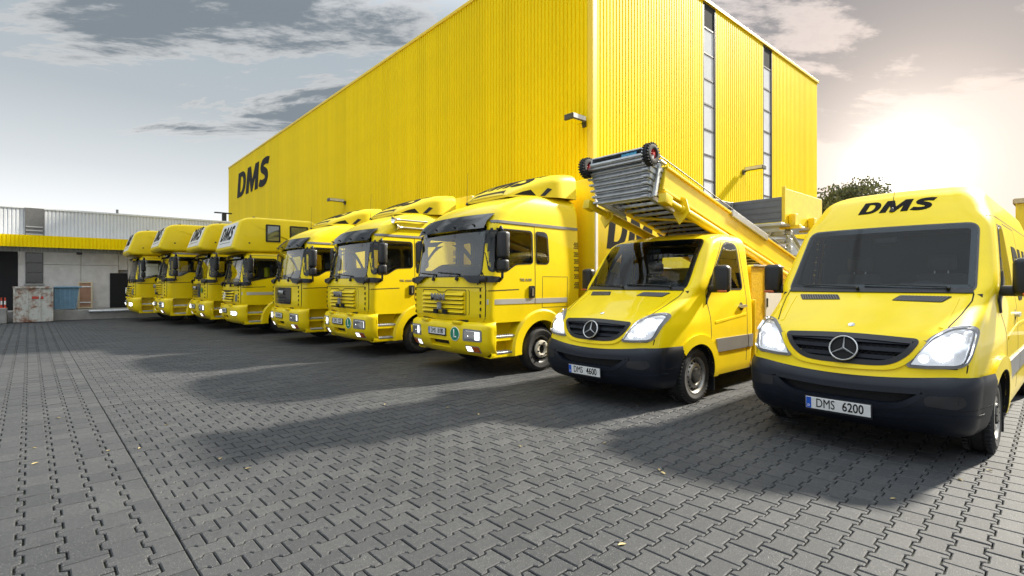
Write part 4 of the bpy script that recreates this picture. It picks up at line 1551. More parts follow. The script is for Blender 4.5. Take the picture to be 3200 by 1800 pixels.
    for s in (1, -1):
        truck_wheel(root, s * .98, 2.9 + boxlen * .55, side=s, front=False)
    # roof gear
    if top == 'spoiler':
        secs = []
        for i in range(15):
            t = i / 14
            y = .98 + 1.34 * t
            zt_ = 3.145 + .47 * math.sin(min(1.0, t * 1.02) * math.pi / 2) ** .9
            hw = .62 + .42 * min(1, t * 1.5) ** .7
            zbt = 3.08 + .04 * t
            r = min(.16, (zt_ - zbt) * .5)
            pts = []
            pts.append(Vector((-hw - .02, y, zbt)))
            for k in range(7):
                a = math.pi - math.pi / 2 * k / 6
                pts.append(Vector((-hw + r + r * math.cos(a), y, zt_ - r - .02 + r * math.sin(a))))
            for k in range(1, 12):
                x = (-hw + r) + (2 * hw - 2 * r) * k / 12
                pts.append(Vector((x, y - .0, zt_ - .02 + .03 * (1 - (x / hw) ** 2))))
            for k in range(7):
                a = math.pi / 2 - math.pi / 2 * k / 6
                pts.append(Vector((hw - r + r * math.cos(a), y, zt_ - r - .02 + r * math.sin(a))))
            pts.append(Vector((hw + .02, y, zbt)))
            secs.append(pts)
        sh = Shell(loft(secs))
        sp = link_mesh('air_deflector', sh.bm.copy(), 'yellow_roof_fibreglass', root, smooth=45)
        conform('deflector_lettering', dms_bm(-.72, 1.25, 1.5, .62, grid=.06), 'top', sh, 'logo_black', sp, off=.002, th=.003, skirt=.006)
        for s in (1, -1):
            op = [(1.06, 3.115), (1.42, 3.12), (1.34, 3.22), (1.2, 3.18)]
            conform('deflector_opening', poly_bm([op], .08), 'side', sh, 'dark_gap', sp, off=.0, th=.004, s=s)
            op = [(1.50, 3.12), (1.58, 3.12), (1.72, 3.25), (1.64, 3.27)]
            conform('deflector_strap', poly_bm([op], .08), 'side', sh, 'black_plastic', sp, off=.0, th=.012, s=s)
        conform('deflector_opening', poly_bm([[(-.5, 3.13), (.5, 3.13), (.42, 3.24), (-.42, 3.24)]], .08), 'front', sh, 'panel_gap', sp, off=.0, th=.004)
        sh.bm.free()
    elif top == 'pod':
        zb_ = ztop - .06
        secs = []
        prof = [(-.02, zb_ - .02), (-.11, zb_ + .08), (.12, pod_h - .10), (.24, pod_h - .02), (.50, pod_h + .02), (2.15, pod_h + .03), (2.28, pod_h - .03), (2.30, zb_ + .02), (.35, zb_ - .03)]
        bm = NB()
        rp = rnd(prof, [.06, .05, .10, .10, .2, .1, .06, .03, .10], 4)
        add_prism(bm, rp, 'X', -1.12, 1.12)
        fix_normals(bm)
        es = [e for e in bm.edges if abs(e.verts[0].co.x - e.verts[1].co.x) < 1e-5 and len(e.link_faces) == 2 and any(len(f.verts) > 6 for f in e.link_faces)]
        bmesh.ops.bevel(bm, geom=es, offset=.07, segments=4, affect='EDGES', profile=.5)
        bmesh.ops.triangulate(bm, faces=[f for f in bm.faces if len(f.verts) > 8])
        pod = link_mesh('sleeper_pod', bm, 'yellow_roof_fibreglass', root, smooth=25)
        # white front panel with the lettering
        p0 = Vector((0, -.11, zb_ + .08)); p1 = Vector((0, .12, pod_h - .10))
        up = (p1 - p0); ln = up.length; up.normalize()
        nz = Vector((1, 0, 0)).cross(up)
        Mx = Matrix(((1, 0, 0, 0), (0, up.y, nz.y, 0), (0, up.z, nz.z, 0), (0, 0, 0, 1)))
        Mx.translation = p0 + up * .04
        flat('front_panel', poly_bm([rnd([(-.90, .03), (.90, .03), (.90, ln - .08), (-.90, ln - .08)], .05, 3)], 0), Mx, 'white_panel', pod, th=.010)
        flat('pod_lettering', dms_bm(-.72, .24, 1.45, .44, grid=0), Matrix.Translation(nz * .010) @ Mx, 'sticker_blue' if False else 'logo_black', pod, th=.004)
        bm = NB()
        add_box(bm, (0, 0, 0), (1.3, .02, .002))
        bmesh.ops.transform(bm, matrix=Matrix.Translation(nz * .013) @ Mx @ Matrix.Translation((0, .16, 0)), verts=bm.verts[:])
        link_mesh('small_lettering', bm, 'grey_trim', pod)
        for s in (1, -1):
            rounded('pod_marker', (s * 1.10, .35, zb_ + .24), (.05, .06, .05), 'black_plastic', pod, .015)
            rounded('pod_marker', (s * 1.0, .50, pod_h + .02), (.05, .08, .05), 'black_plastic', pod, .015)
            if windows_dark is not None:
                for (ya, yb) in ((.80, 1.22), (1.50, 2.06)):
                    za_, zc_ = zb_ + .30, pod_h - .17
                    rw = rnd([(ya, za_), (yb, za_), (yb, zc_), (ya, zc_)], .03, 3)
                    fr = flat('pod_window', ring_bm(rw, scale_poly(rw, .045)), M_left(1.12, 0, 0) if s > 0 else Matrix.Scale(-1, 4, (1, 0, 0)) @ M_left(1.12, 0, 0), 'black_plastic', pod, th=.02)
                    flat('pod_blind', poly_bm([scale_poly(rw, .04)], 0), M_left(1.12, 0, 0) if s > 0 else Matrix.Scale(-1, 4, (1, 0, 0)) @ M_left(1.12, 0, 0), 'curtain', fr, th=.006)
                    flat('pod_pane', poly_bm([scale_poly(rw, .04)], 0), M_left(1.13, 0, 0) if s > 0 else Matrix.Scale(-1, 4, (1, 0, 0)) @ M_left(1.13, 0, 0), 'side_glass', fr, th=.003)
    if horns:
        for dy, dz in ((0, 0), (.06, -.16)):
            bm = NB()
            yy = .66 + dy
            pr = [(yy - .0, .085), (yy + .02, .075), (yy + .06, .04), (yy + .2, .022), (yy + .75, .018), (yy + .78, .03), (yy + .84, .03), (yy + .85, .001)]
            add_lathe(bm, pr, 20, axis='Y', origin=(1.10, 0, 2.90 + dz))
            add_lathe(bm, [(yy, .083), (yy + .05, .03), (yy + .06, .001)], 20, axis='Y', origin=(1.10, 0, 2.90 + dz))
            fix_normals(bm)
            link_mesh('air_horn', bm, 'chrome', root, smooth=40)
    if kind == 'man':
        antenna(root, (-.55, .95, ztop - .12), .62, (.0, .02))
    # box
    if box:
        bx0, bx1 = 2.62, 2.62 + boxlen
        bm = NB()
        add_box(bm, (0, (bx0 + bx1) / 2, (boxh + 1.02) / 2), (2.50, boxlen, boxh - 1.02), bev=.035, seg=2)
        bo = link_mesh('box_body', bm, 'yellow_tarp_box', root, smooth=30)
        for s in (1, -1):
            bm = BOX((s * 1.252, bx0 + .05, (boxh + 1.02) / 2), (.025, .07, boxh - 1.06), bev=.006)
            link_mesh('corner_profile', bm, 'white_panel', bo)
            bm = BOX((s * 1.252, (bx0 + bx1) / 2, boxh - .06), (.025, boxlen - .16, .06), bev=.006)
            link_mesh('roof_profile', bm, 'white_panel', bo)
            bm = BOX((s * 1.252, (bx0 + bx1) / 2, 1.07), (.03, boxlen - .16, .10), bev=.006)
            link_mesh('base_profile', bm, 'aluminium', bo)
            if logo:
                Mx = M_left(1.251, 0, 0)
                if s < 0:
                    Mx = Matrix.Scale(-1, 4, (1, 0, 0)) @ Mx
                flat('box_lettering', dms_bm(bx0 + .36, 2.22, 2.25, .78, flip=(s < 0), grid=0), Mx, 'logo_black', bo, th=.003)
    return root
van_a, _ = make_van('panel_van', 'high roof yellow panel van with DMS on its roof, number plate DMS 6200', (-1.53, 5.38, 0), 0, False, 'DMS 6200', True)
van_b, _ = make_van('flatbed_van', 'low roof yellow van cab carrying the furniture lift, number plate DMS 4600', (-4.33, 5.12, 0), 0, True, 'DMS 4600', False)
T = [
 dict(name='box_truck', label='nearest yellow box truck with a slatted yellow grille, number plate DMS 8180', loc=(-7.50, 4.98, 0), plate='DMS 8180', lsign=True, badge='TGL 8.180'),
 dict(name='box_truck', label='yellow box truck with chrome air horns on its roof, number plate DMS 1222', loc=(-10.90, 4.62, 0), plate='DMS 1222', lsign=True, horns=True, badge='TGL 12.210', boxh=3.62, stripe=False),
 dict(name='box_truck', label='yellow box truck with a glossy black grille and roof deflector', loc=(-13.95, 4.32, 0), plate=None, grille='black', boxh=3.50, stripe=False),
 dict(name='sleeper_truck', label='yellow truck with star emblem, silver door stripe and white DMS panel on its sleeper', loc=(-17.65, 3.85, 0), plate=None, kind='flat', style='mb', top='pod', pod_h=3.50, detail=False),
 dict(name='sleeper_truck', label='yellow truck with glossy black grille under a DMS sleeper pod', loc=(-20.50, 3.50, 0), scale=1.06, plate=None, kind='flat', grille='black', top='pod', pod_h=3.34, lsign=True, detail=False, stripe=False),
 dict(name='sleeper_truck', label='yellow truck with slatted yellow grille under a windowless sleeper pod', loc=(-23.40, 2.75, 0), scale=1.10, plate=None, kind='flat', top='pod', pod_h=3.36, windows_dark=None, detail=False, stripe=False),
 dict(name='sleeper_truck', label='farthest yellow truck, last in the row beside the grey warehouse', loc=(-26.30, 2.10, 0), scale=1.08, plate=None, kind='flat', style='mb', top='pod', pod_h=3.38, detail=False, stripe=False),
]
for q in T:
    make_truck(**q)
# ------------------------------------------------------------------ ground and paving
def paver_mat(name, per_object):
    m = bpy.data.materials.new(name)
    m.use_nodes = True
    t = m.node_tree
    b = t.nodes['Principled BSDF']
    geo = N(t, 'ShaderNodeNewGeometry')
    pos = geo.outputs['Position']
    if per_object:
        rnd_ = N(t, 'ShaderNodeObjectInfo').outputs['Random']
    else:
        rnd_ = N(t, 'ShaderNodeAttribute', attribute_name='tone').outputs['Fac']
    n1 = N(t, 'ShaderNodeTexNoise', inp={'Scale': 0.55, 'Detail': 3.0})
    t.links.new(pos, n1.inputs['Vector'])
    n2 = N(t, 'ShaderNodeTexNoise', inp={'Scale': 28.0, 'Detail': 5.0, 'Roughness': 0.7})
    t.links.new(pos, n2.inputs['Vector'])
    v1 = N(t, 'ShaderNodeTexVoronoi', inp={'Scale': 150.0})
    t.links.new(pos, v1.inputs['Vector'])
    k = MATH(t, 'ADD', MATH(t, 'MULTIPLY', rnd_, 0.20), MATH(t, 'ADD', MATH(t, 'MULTIPLY', n1.outputs[0], 0.35), MATH(t, 'MULTIPLY', n2.outputs[0], 0.45)))
    c = RAMP(t, k, [(0.22, (0.022, 0.024, 0.027)), (0.5, (0.041, 0.043, 0.046)), (0.85, (0.080, 0.080, 0.079))])
    sp = N(t, 'ShaderNodeTexNoise', inp={'Scale': 210.0, 'Detail': 1.0})
    t.links.new(pos, sp.inputs['Vector'])
    c = MIXC(t, RAMP(t, sp.outputs[0], [(0.67, 0.0), (0.73, 0.8)]), c, (0.36, 0.355, 0.34))
    c = MIXC(t, RAMP(t, sp.outputs[0], [(0.27, 0.75), (0.33, 0.0)]), c, (0.035, 0.035, 0.038))
    st = N(t, 'ShaderNodeTexNoise', inp={'Scale': 2.3, 'Detail': 6.0, 'Roughness': 0.65})
    t.links.new(pos, st.inputs['Vector'])
    c = MIXC(t, RAMP(t, st.outputs[0], [(0.60, 0.0), (0.72, 0.65)]), c, (0.030, 0.030, 0.033))
    mp = N(t, 'ShaderNodeMapping')
    mp.inputs['Scale'].default_value = (2.6, 0.22, 1)
    t.links.new(pos, mp.inputs[0])
    ty = N(t, 'ShaderNodeTexNoise', inp={'Scale': 1.0, 'Detail': 5.0, 'Roughness': 0.6})
    t.links.new(mp.outputs[0], ty.inputs['Vector'])
    c = MIXC(t, RAMP(t, ty.outputs[0], [(0.50, 0.0), (0.66, 0.45)]), c, (0.040, 0.041, 0.045))
    t.links.new(c, b.inputs['Base Color'])
    b.inputs['Roughness'].default_value = 0.72
    b.inputs['Specular IOR Level'].default_value = 0.35
    bp = N(t, 'ShaderNodeBump', inp={'Strength': 0.35, 'Distance': 0.004})
    t.links.new(MATH(t, 'ADD', n2.outputs[0], MATH(t, 'MULTIPLY', sp.outputs[0], 0.6)), bp.inputs['Height'])
    t.links.new(bp.outputs[0], b.inputs['Normal'])
    MATS[name] = m

paver_mat('paver_stone', False)
paver_mat('paver_stone_single', True)

def joint_mat():
    m = bpy.data.materials.new('joint_sand')
    m.use_nodes = True
    t = m.node_tree
    b = t.nodes['Principled BSDF']
    pos = N(t, 'ShaderNodeNewGeometry').outputs['Position']
    n1 = N(t, 'ShaderNodeTexNoise', inp={'Scale': 2.2, 'Detail': 6.0, 'Roughness': 0.7})
    t.links.new(pos, n1.inputs['Vector'])
    n2 = N(t, 'ShaderNodeTexNoise', inp={'Scale': 60.0, 'Detail': 3.0})
    t.links.new(pos, n2.inputs['Vector'])
    c = MIXC(t, n2.outputs[0], (0.008, 0.008, 0.007), (0.022, 0.020, 0.016))
    c = MIXC(t, RAMP(t, n1.outputs[0], [(0.50, 0.0), (0.64, 0.9)]), c, (0.030, 0.048, 0.008))
    t.links.new(c, b.inputs['Base Color'])
    b.inputs['Roughness'].default_value = 0.95
    MATS['joint_sand'] = m
joint_mat()

def far_ground_mat():
    m = bpy.data.materials.new('far_paving')
    m.use_nodes = True
    t = m.node_tree
    b = t.nodes['Principled BSDF']
    pos = N(t, 'ShaderNodeNewGeometry').outputs['Position']
    br = N(t, 'ShaderNodeTexBrick', inp={'Scale': 1.0, 'Mortar Size': 0.006, 'Brick Width': 0.216, 'Row Height': 0.152, 'Color1': (0.05, 0.052, 0.056, 1), 'Color2': (0.064, 0.065, 0.068, 1), 'Mortar': (0.04, 0.04, 0.037, 1)})
    t.links.new(pos, br.inputs['Vector'])
    n1 = N(t, 'ShaderNodeTexNoise', inp={'Scale': 0.6, 'Detail': 5.0})
    t.links.new(pos, n1.inputs['Vector'])
    c = MIXC(t, MATH(t, 'MULTIPLY', n1.outputs[0], 0.5), br.outputs['Color'], (0.045, 0.047, 0.051))
    t.links.new(c, b.inputs['Base Color'])
    b.inputs['Roughness'].default_value = 0.8
    MATS['far_paving'] = m
far_ground_mat()

bm = NB()
vs = [bm.verts.new(p) for p in ((-900, -900, -.030), (900, -900, -.030), (900, 900, -.030), (-900, 900, -.030))]
bm.faces.new(vs)
ground = link_mesh('ground', bm, 'far_paving')
tag(ground, kind='structure')

PROT = RAD(1.9)
pr_c, pr_s = math.cos(PROT), math.sin(PROT)
P0 = Vector((-3.1, .553))
def pq2w(p, q):
    return (P0.x + p * pr_c - q * pr_s, P0.y + p * pr_s + q * pr_c)
def w2cam(x, y):
    return x * RGT.x + y * RGT.y, x * FWD.x + y * FWD.y

def stone_outline(a, P, t, j):
    """double-T stone: u across the toothed joints, v along them; inset by half a joint all round"""
    h = P / 2
    w1, w2 = a + t, a - t
    right = [(w1, -h), (w1, -.285 * P), (a, -.25 * P), (w2, -.215 * P), (w2, .215 * P), (a, .25 * P), (w1, .285 * P), (w1, h)]
    return scale_poly(right + [(-x, y) for x, y in right[::-1]], j)

def clip(poly, axis, val, keep_less):
    out = []
    n = len(poly)
    for i in range(n):
        A, B = poly[i], poly[(i + 1) % n]
        ia = (A[axis] <= val) == keep_less
        ib = (B[axis] <= val) == keep_less
        if ia: out.append(A)
        if ia != ib:
            t = (val - A[axis]) / (B[axis] - A[axis])
            out.append((A[0] + (B[0] - A[0]) * t, A[1] + (B[1] - A[1]) * t))
    return out

def build_paving():
    SA = dict(pu=.152, P=.216, t=.0130, j=.0040)
    SB = dict(pu=.182, P=.252, t=.0170, j=.0050)
    stones = []          # (zcam, centre p,q, outline in pq, full?, type)
    def consider(cp, cq, outl, full, typ):
        x, y = pq2w(cp, cq)
        cx, cz = w2cam(x, y)
        if cz < .9 or cz > 23 or abs(cx) > 1.12 * cz + (1.6 if cz < 14 else .3): return
        if y > 12.5 or x < -28.3: return
        stones.append((cz * cz + cx * cx, cp, cq, outl, full, typ, cz))
    oA = stone_outline(SA['pu'] / 2, SA['P'], SA['t'], SA['j'])
    for i in range(-180, 60):
        for k in range(-1, 60):
            cp = i * SA['pu']; cq = k * SA['P'] + (SA['P'] / 2 if i % 2 else 0) + .11
            if cq < -.14: continue
            ol = [(cp + u, cq + v) for u, v in oA]
            full = True
            if cq - SA['P'] / 2 < 0:
                ol = clip(ol, 1, .004, False); full = False
                if len(ol) < 3 or cq + SA['P'] / 2 < .02: continue
            consider(cp, cq, ol, full, 'A')
    oB = stone_outline(SB['pu'] / 2, SB['P'], SB['t'], SB['j'])
    for i in range(0, 40):
        for k in range(-115, 30):
            cq = -(i + .35) * SB['pu']; cp = k * SB['P'] + (SB['P'] / 2 if i % 2 else 0)
            ol = [(cp + v, cq + u) for u, v in oB][::-1]
            full = True
            if i == 0:
                ol = clip(ol, 1, -.004, True); full = False
            consider(cp, cq, ol, full, 'B')
    stones.sort(key=lambda s: s[0])
    # the joint bed: a sheet a little below the stone tops
    bm = NB()
    c = [(-34, -14), (14, -14), (14, 22), (-34, 22)]
    bm.faces.new([bm.verts.new((x, y, -.020)) for x, y in c])
    paving = link_mesh('paving', bm, 'joint_sand')
    tag(paving, kind='structure')
    def solid(bm, ol, bev, z0, tilt=(0, 0), cen=(0, 0), world=True):
        def W(p, q, z):
            if world:
                x, y = pq2w(p, q)
            else:
                x, y = p, q
            return (x, y, z + (p - cen[0]) * tilt[0] + (q - cen[1]) * tilt[1])
        if bev:
            inn = scale_poly(ol, .0060)
            T_ = [bm.verts.new(W(p, q, z0)) for p, q in inn]
            Mi = [bm.verts.new(W(p, q, z0 - .0045)) for p, q in ol]
        else:
            T_ = Mi = [bm.verts.new(W(p, q, z0)) for p, q in ol]
        Lo = [bm.verts.new(W(p, q, z0 - .03)) for p, q in ol]
        n = len(ol)
        fs = [bm.faces.new(T_)]
        for i in range(n):
            j = (i + 1) % n
            if bev: fs.append(bm.faces.new((Mi[i], Mi[j], T_[j], T_[i])))
            fs.append(bm.faces.new((Lo[i], Lo[j], Mi[j], Mi[i])))
        return fs
    # the 300 that show largest: single stones sharing two meshes
    protos = {}
    for typ, o_ in (('A', oA), ('B', [(v, u) for u, v in oB][::-1])):
        bm = NB()
        solid(bm, o_, True, 0.0, world=False)
        fix_normals(bm)
        me = bpy.data.meshes.new('paving_stone')
        bm.to_mesh(me); bm.free()
        me.materials.append(MATS['paver_stone_single'])
        protos[typ] = me
    cnt = 0
    rest = []
    for s in stones:
        if s[4] and cnt < 300:
            o = bpy.data.objects.new('paving_stone', protos[s[5]])
            COL.objects.link(o)
            x, y = pq2w(s[1], s[2])
            o.location = (x, y, random.uniform(-.0018, .0018))
            o.rotation_euler = (random.gauss(0, .004), random.gauss(0, .004), PROT + random.gauss(0, .006))
            o.parent = paving
            cnt += 1
        else:
            rest.append(s)
    bm = NB()
    lay = bm.faces.layers.float.new('tone')
    for s in rest:
        fs = solid(bm, s[3], s[6] < 6.5, random.uniform(-.0018, .0018), (random.gauss(0, .004), random.gauss(0, .004)), (s[1], s[2]))
        tn = random.random()
        for f in fs: f[lay] = tn
    bm.normal_update()
    o = link_mesh('paving_stones', bm, 'paver_stone', paving)
    o['kind'] = 'stuff'
    return len(stones)
NST = build_paving()


mat('leaf_yellow', (0.36, 0.28, 0.12), 0.7, objrand=0.4)
leaf_spots = [(108, 1402), (110, 1450), (183, 1307), (340, 1410), (437, 1402), (690, 1435), (775, 1466), (520, 1329), (1202, 1265), (1495, 1296), (1400, 1275), (1890, 1386), (2060, 1470), (1944, 1704), (2072, 1480), (3000, 1501), (2792, 1561), (3093, 1472), (1625, 1396), (1270, 1180)]
for (px, py) in leaf_spots:
    zc = 1600 * CAM_H / (py - 886); xc = (px - 1600) / 1600 * zc
    wpt = FWD * zc + RGT * xc
    bm = NB()
    L_ = random.uniform(.018, .032); w_ = L_ * .42
    pts = [(-L_, 0, .0), (-L_ * .4, w_, .004), (L_ * .4, w_ * .8, .006), (L_, 0, .002), (L_ * .4, -w_ * .8, .007), (-L_ * .4, -w_, .003)]
    top_ = [bm.verts.new((x, y, z + .003)) for x, y, z in pts]
    cen = bm.verts.new((0, 0, .001))
    for i in range(6):
        bm.faces.new((cen, top_[i], top_[(i + 1) % 6]))
    lf = link_mesh('fallen_leaf', bm, 'leaf_yellow', smooth=60)
    lf.location = (wpt.x, wpt.y, .003)
    lf.rotation_euler = (0, 0, random.uniform(0, 6.3))
    tag(lf, 'small dry yellow leaf fallen on the grey paving stones', 'leaf', 'fallen leaves on the paving')

# ------------------------------------------------------------------ the yellow warehouse
XC, YB, WH = -11.94, 14.40, 14.74
XL, YR_ = -65.0, 37.1
mat('window_frame_dark', (0.028, 0.022, 0.030), 0.5)
mat('head_panel', (0.045, 0.047, 0.05), 0.9, var=0.15, spec=0.1)
mat('strip_pane', (0.74, 0.75, 0.78), 0.12, coat=1.0, var=0.06, vscale=1.2)
mat('grey_cladding', (0.42, 0.42, 0.41), 0.5, var=0.08, vscale=1.0, objrand=0.05)
mat('yellow_trim', (0.92, 0.66, 0.03), 0.4)
mat('lamp_body', (0.06, 0.058, 0.045), 0.5, var=0.2)
mat('lamp_side', (0.60, 0.60, 0.62), 0.4, var=0.15)

def panel_mesh(name, width, z0, z1, pitch, depth, m, facing):
    """trapezoidal sheet; facing '-Y' (runs along x) or '+X' (runs along y)"""
    n = int(round(width / pitch))
    prof = []
    for i in range(n):
        u = i * pitch
        prof += [(u, 0), (u + pitch * .16, 0), (u + pitch * .28, depth), (u + pitch * .86, depth), (u + pitch * .98, 0)]
    prof.append((width, 0))
    bm = NB()
    def P(u, d, z):
        return (u, -d, z) if facing == '-Y' else (d, u, z)
    A = [bm.verts.new(P(u, d, z0)) for u, d in prof]
    B = [bm.verts.new(P(u, d, z1)) for u, d in prof]
    for i in range(len(prof) - 1):
        bm.faces.new((A[i], A[i + 1], B[i + 1], B[i]))
    bm.normal_update()
    me = bpy.data.meshes.new(name)
    bm.to_mesh(me); bm.free()
    me.materials.append(MATS[m])
    return me

def put(name, me, parent, loc):
    o = bpy.data.objects.new(name, me)
    COL.objects.link(o)
    o.parent = parent
    o.location = loc
    return o

wh = thing('warehouse', 'tall yellow warehouse clad in ribbed metal sheets with DMS on its wall', 'building', (0, 0, 0))
me = panel_mesh('cladding_panel', 1.0, 0, WH - .1, .20, .060, 'yellow_cladding', '-Y')
n = int(XC - XL)
for i in range(n):
    put('cladding_panel', me, wh, (XC - .18 - (i + 1) * 1.0, YB, 0))
LOWZ = 4.3
me_u = panel_mesh('cladding_panel', 1.0, LOWZ, WH - .1, .20, .055, 'yellow_cladding', '+X')
me_l = panel_mesh('cladding_panel', 1.0, 0, LOWZ - .02, .125, .03, 'grey_cladding', '+X')
S1, S2 = (22.25, 23.40), (28.75, 29.90)
def seg(y0, y1):
    k = int(round((y1 - y0)))
    sc_ = (y1 - y0) / k
    for i in range(k):
        o = put('cladding_panel', me_u, wh, (XC, y0 + i * sc_, 0)); o.scale = (1, sc_, 1)
seg(YB + .16, S1[0]); seg(S1[1], S2[0]); seg(S2[1], YR_ - .1)
for i in range(22):
    put('cladding_panel', me_l, wh, (XC - .02, YB + .2 + i, 0))
bm = NB()      # core of the building behind the sheets
add_box(bm, ((XL + XC) / 2 - .08, (YB + YR_) / 2 + .08, WH / 2), (XC - XL - .3, YR_ - YB - .3, WH - .3))
link_mesh('wall_core', bm, 'yellow_cladding', wh)
bm = NB()
add_box(bm, (XC - .09 + .03, YB - .02, WH / 2), (.24, .10, WH - .06), bev=.01)
add_box(bm, (XC + .03, YB + .07, WH / 2), (.07, .22, WH - .07), bev=.01)
link_mesh('corner_trim', bm, 'yellow_trim', wh)
bm = BOX(((XL + XC) / 2, YB - .03, WH - .06), (XC - XL + .1, .16, .16), bev=.02)
link_mesh('roof_trim', bm, 'yellow_trim', wh)
bm = BOX((XC + .04, (YB + YR_) / 2, WH - .06), (.16, YR_ - YB + .1, .17), bev=.02)
link_mesh('roof_trim', bm, 'yellow_trim', wh)
bm = BOX((XL - .02, YB + .02, WH / 2), (.12, .16, WH - .1), bev=.01)
link_mesh('corner_trim', bm, 'yellow_trim', wh)
flat('wall_lettering', dms_bm(-61.2, 10.75, 11.4, 2.55, grid=0), M_front(0, YB - .062, 0), 'logo_black', wh, th=.03)
for (y0, y1) in (S1, S2):
    bm = BOX((XC - .02, (y0 + y1) / 2, (WH + 13.45) / 2 - .05), (.06, y1 - y0 - .14, WH - 13.45 - .12))
    link_mesh('head_panel', bm, 'head_panel', wh)
    for y in (y0 + .035, y1 - .035):
        bm = BOX((XC + .02, y, (LOWZ + WH) / 2 - .05), (.07, .06, WH - LOWZ - .1))
        link_mesh('window_jamb', bm, 'window_frame_dark', wh)
    z = 13.45
    while z > LOWZ + .2:
        bm = BOX((XC + .0, (y0 + y1) / 2, z), (.06, y1 - y0 - .12, .07))
        link_mesh('mullion', bm, 'window_frame_dark', wh)
        z1_ = max(z - 1.18, LOWZ)
        bm = BOX((XC - .01, (y0 + y1) / 2, (z + z1_) / 2), (.02, y1 - y0 - .12, z - z1_ - .07))
        link_mesh('window_pane', bm, 'strip_pane', wh)
        z -= 1.18
bm = BOX((XC + .05, 30.6, 1.75), (.08, 2.6, 3.5), bev=.01)
link_mesh('roller_door', bm, 'yellow_cladding', wh)
bm = BOX((XC + .06, 30.6, 3.58), (.12, 2.8, .16), bev=.01)
link_mesh('door_lintel', bm, 'marker_red', wh)

def wall_lamp(label, p, d, L_=.85):
    d = Vector(d); p = Vector(p)
    o = thing('wall_lamp', label, 'lamp', p, 0, 'floodlights on the warehouse walls')
    sd = Vector((-d.y, d.x, 0))
    rot = Matrix((sd, d, Vector((0, 0, 1)))).transposed()
    bm = NB()
    add_box(bm, (0, .04, 0), (.16, .08, .24))
    add_tube(bm, (0, .05, 0), (0, .24, .05), .05, n=8)
    bmesh.ops.rotate(bm, cent=(0, 0, 0), matrix=rot, verts=bm.verts[:])
    link_mesh('arm', bm, 'lamp_body', o)
    bm = NB()
    add_box(bm, (0, .18 + L_ / 2, .10), (.42, L_, .20), bev=.015)
    bmesh.ops.rotate(bm, cent=(0, 0, 0), matrix=rot, verts=bm.verts[:])
    h = link_mesh('housing', bm, 'lamp_body', o)
    for s in (-1, 1):
        bm = NB()
        add_box(bm, (s * .213, .18 + L_ / 2, .11), (.008, L_ - .06, .15))
        bmesh.ops.rotate(bm, cent=(0, 0, 0), matrix=rot, verts=bm.verts[:])
        link_mesh('side_plate', bm, 'lamp_side', h)
    bm = NB()
    add_box(bm, (0, .18 + L_ / 2, -.004), (.34, L_ - .12, .010))
    bmesh.ops.rotate(bm, cent=(0, 0, 0), matrix=rot, verts=bm.verts[:])
    link_mesh('lamp_glass', bm, 'side_glass', h)
wall_lamp('box floodlight with pale side on the yellow wall beside its corner', (-12.25, YB - .04, 7.35), (0, -1, 0), .72)
wall_lamp('box floodlight on the yellow wall above the middle trucks', (-33.2, YB - .04, 6.95), (0, -1, 0), 1.0)
wall_lamp('box floodlight on the sunlit wall between the two window strips', (XC + .05, 26.3, 7.25), (1, 0, 0), .9)

# ------------------------------------------------------------------ the low grey warehouse on the left
mat('block_wall', (0.62, 0.60, 0.585), 0.9, var=0.10, vscale=3, bump=0.3, bscale=25, dirt=0.15)
mat('white_cladding', (0.68, 0.70, 0.73), 0.5, var=0.06, vscale=1, objrand=0.04)
mat('concrete', (0.30, 0.295, 0.28), 0.9, var=0.2, vscale=2.5, bump=0.3, bscale=30, dirt=0.3)
mat('rust_paint', (0.55, 0.55, 0.50), 0.75, var=0.08, vscale=2.5, dirt=1.6, dirtcol=(0.22, 0.07, 0.02))
mat('blue_steel', (0.16, 0.30, 0.42), 0.55, var=0.15, vscale=5, dirt=0.25)
mat('wood_board', (0.34, 0.19, 0.12), 0.8, var=0.15, vscale=6)
mat('wood_pale', (0.55, 0.46, 0.31), 0.8, var=0.1, vscale=8)
mat('post_red', (0.55, 0.06, 0.03), 0.5)
mat('louvre', (0.13, 0.13, 0.13), 0.6, var=0.2, vscale=10)
XF = -30.0
lw = thing('low_warehouse', 'low grey warehouse with a yellow canopy strip at the left', 'building', (0, 0, 0))
bm = BOX((XF - 5.1, -4.0, 2.3), (10, 21.2, 4.6))
link_mesh('wall_core', bm, 'block_wall', lw)
me = panel_mesh('cladding_panel', 1.0, 3.45, 4.72, .125, .03, 'white_cladding', '+X')
me2 = panel_mesh('fascia_panel', 1.0, 3.06, 3.56, .125, .03, 'yellow_cladding', '+X')
me3 = panel_mesh('soffit_panel', 1.0, 2.88, 3.08, .125, .02, 'grey_cladding', '+X')
for i in range(21):
    y = -14.3 + i
    if not (-1.3 < y < -.3):
        pass
    put('cladding_panel', me, lw, (XF + .02, y, 0))
    put('fascia_panel', me2, lw, (XF + .75, y, 0))
    put('soffit_panel', me3, lw, (XF + .02, y, 0))
bm = BOX((XF + .38, -3.8, 3.545), (.72, 21, .03)); link_mesh('canopy_roof', bm, 'grey_cladding', lw)
bm = BOX((XF + .38, -3.8, 3.10), (.70, 21, .03)); link_mesh('canopy_soffit', bm, 'grey_cladding', lw)
bm = BOX((XF + .0, -3.8, 4.76), (.16, 21.1, .08), bev=.01); link_mesh('roof_trim', bm, 'white_cladding', lw)
bm = BOX((XF + .04, -.84, 4.15), (.10, .60, 1.22)); hp_ = link_mesh('head_panel', bm, 'louvre', lw)
for k in range(3):
    bm = BOX((XF + .09, -.84, 3.64 + k * .16), (.04, .54, .05)); link_mesh('louvre_slat', bm, 'grey_cladding', hp_)
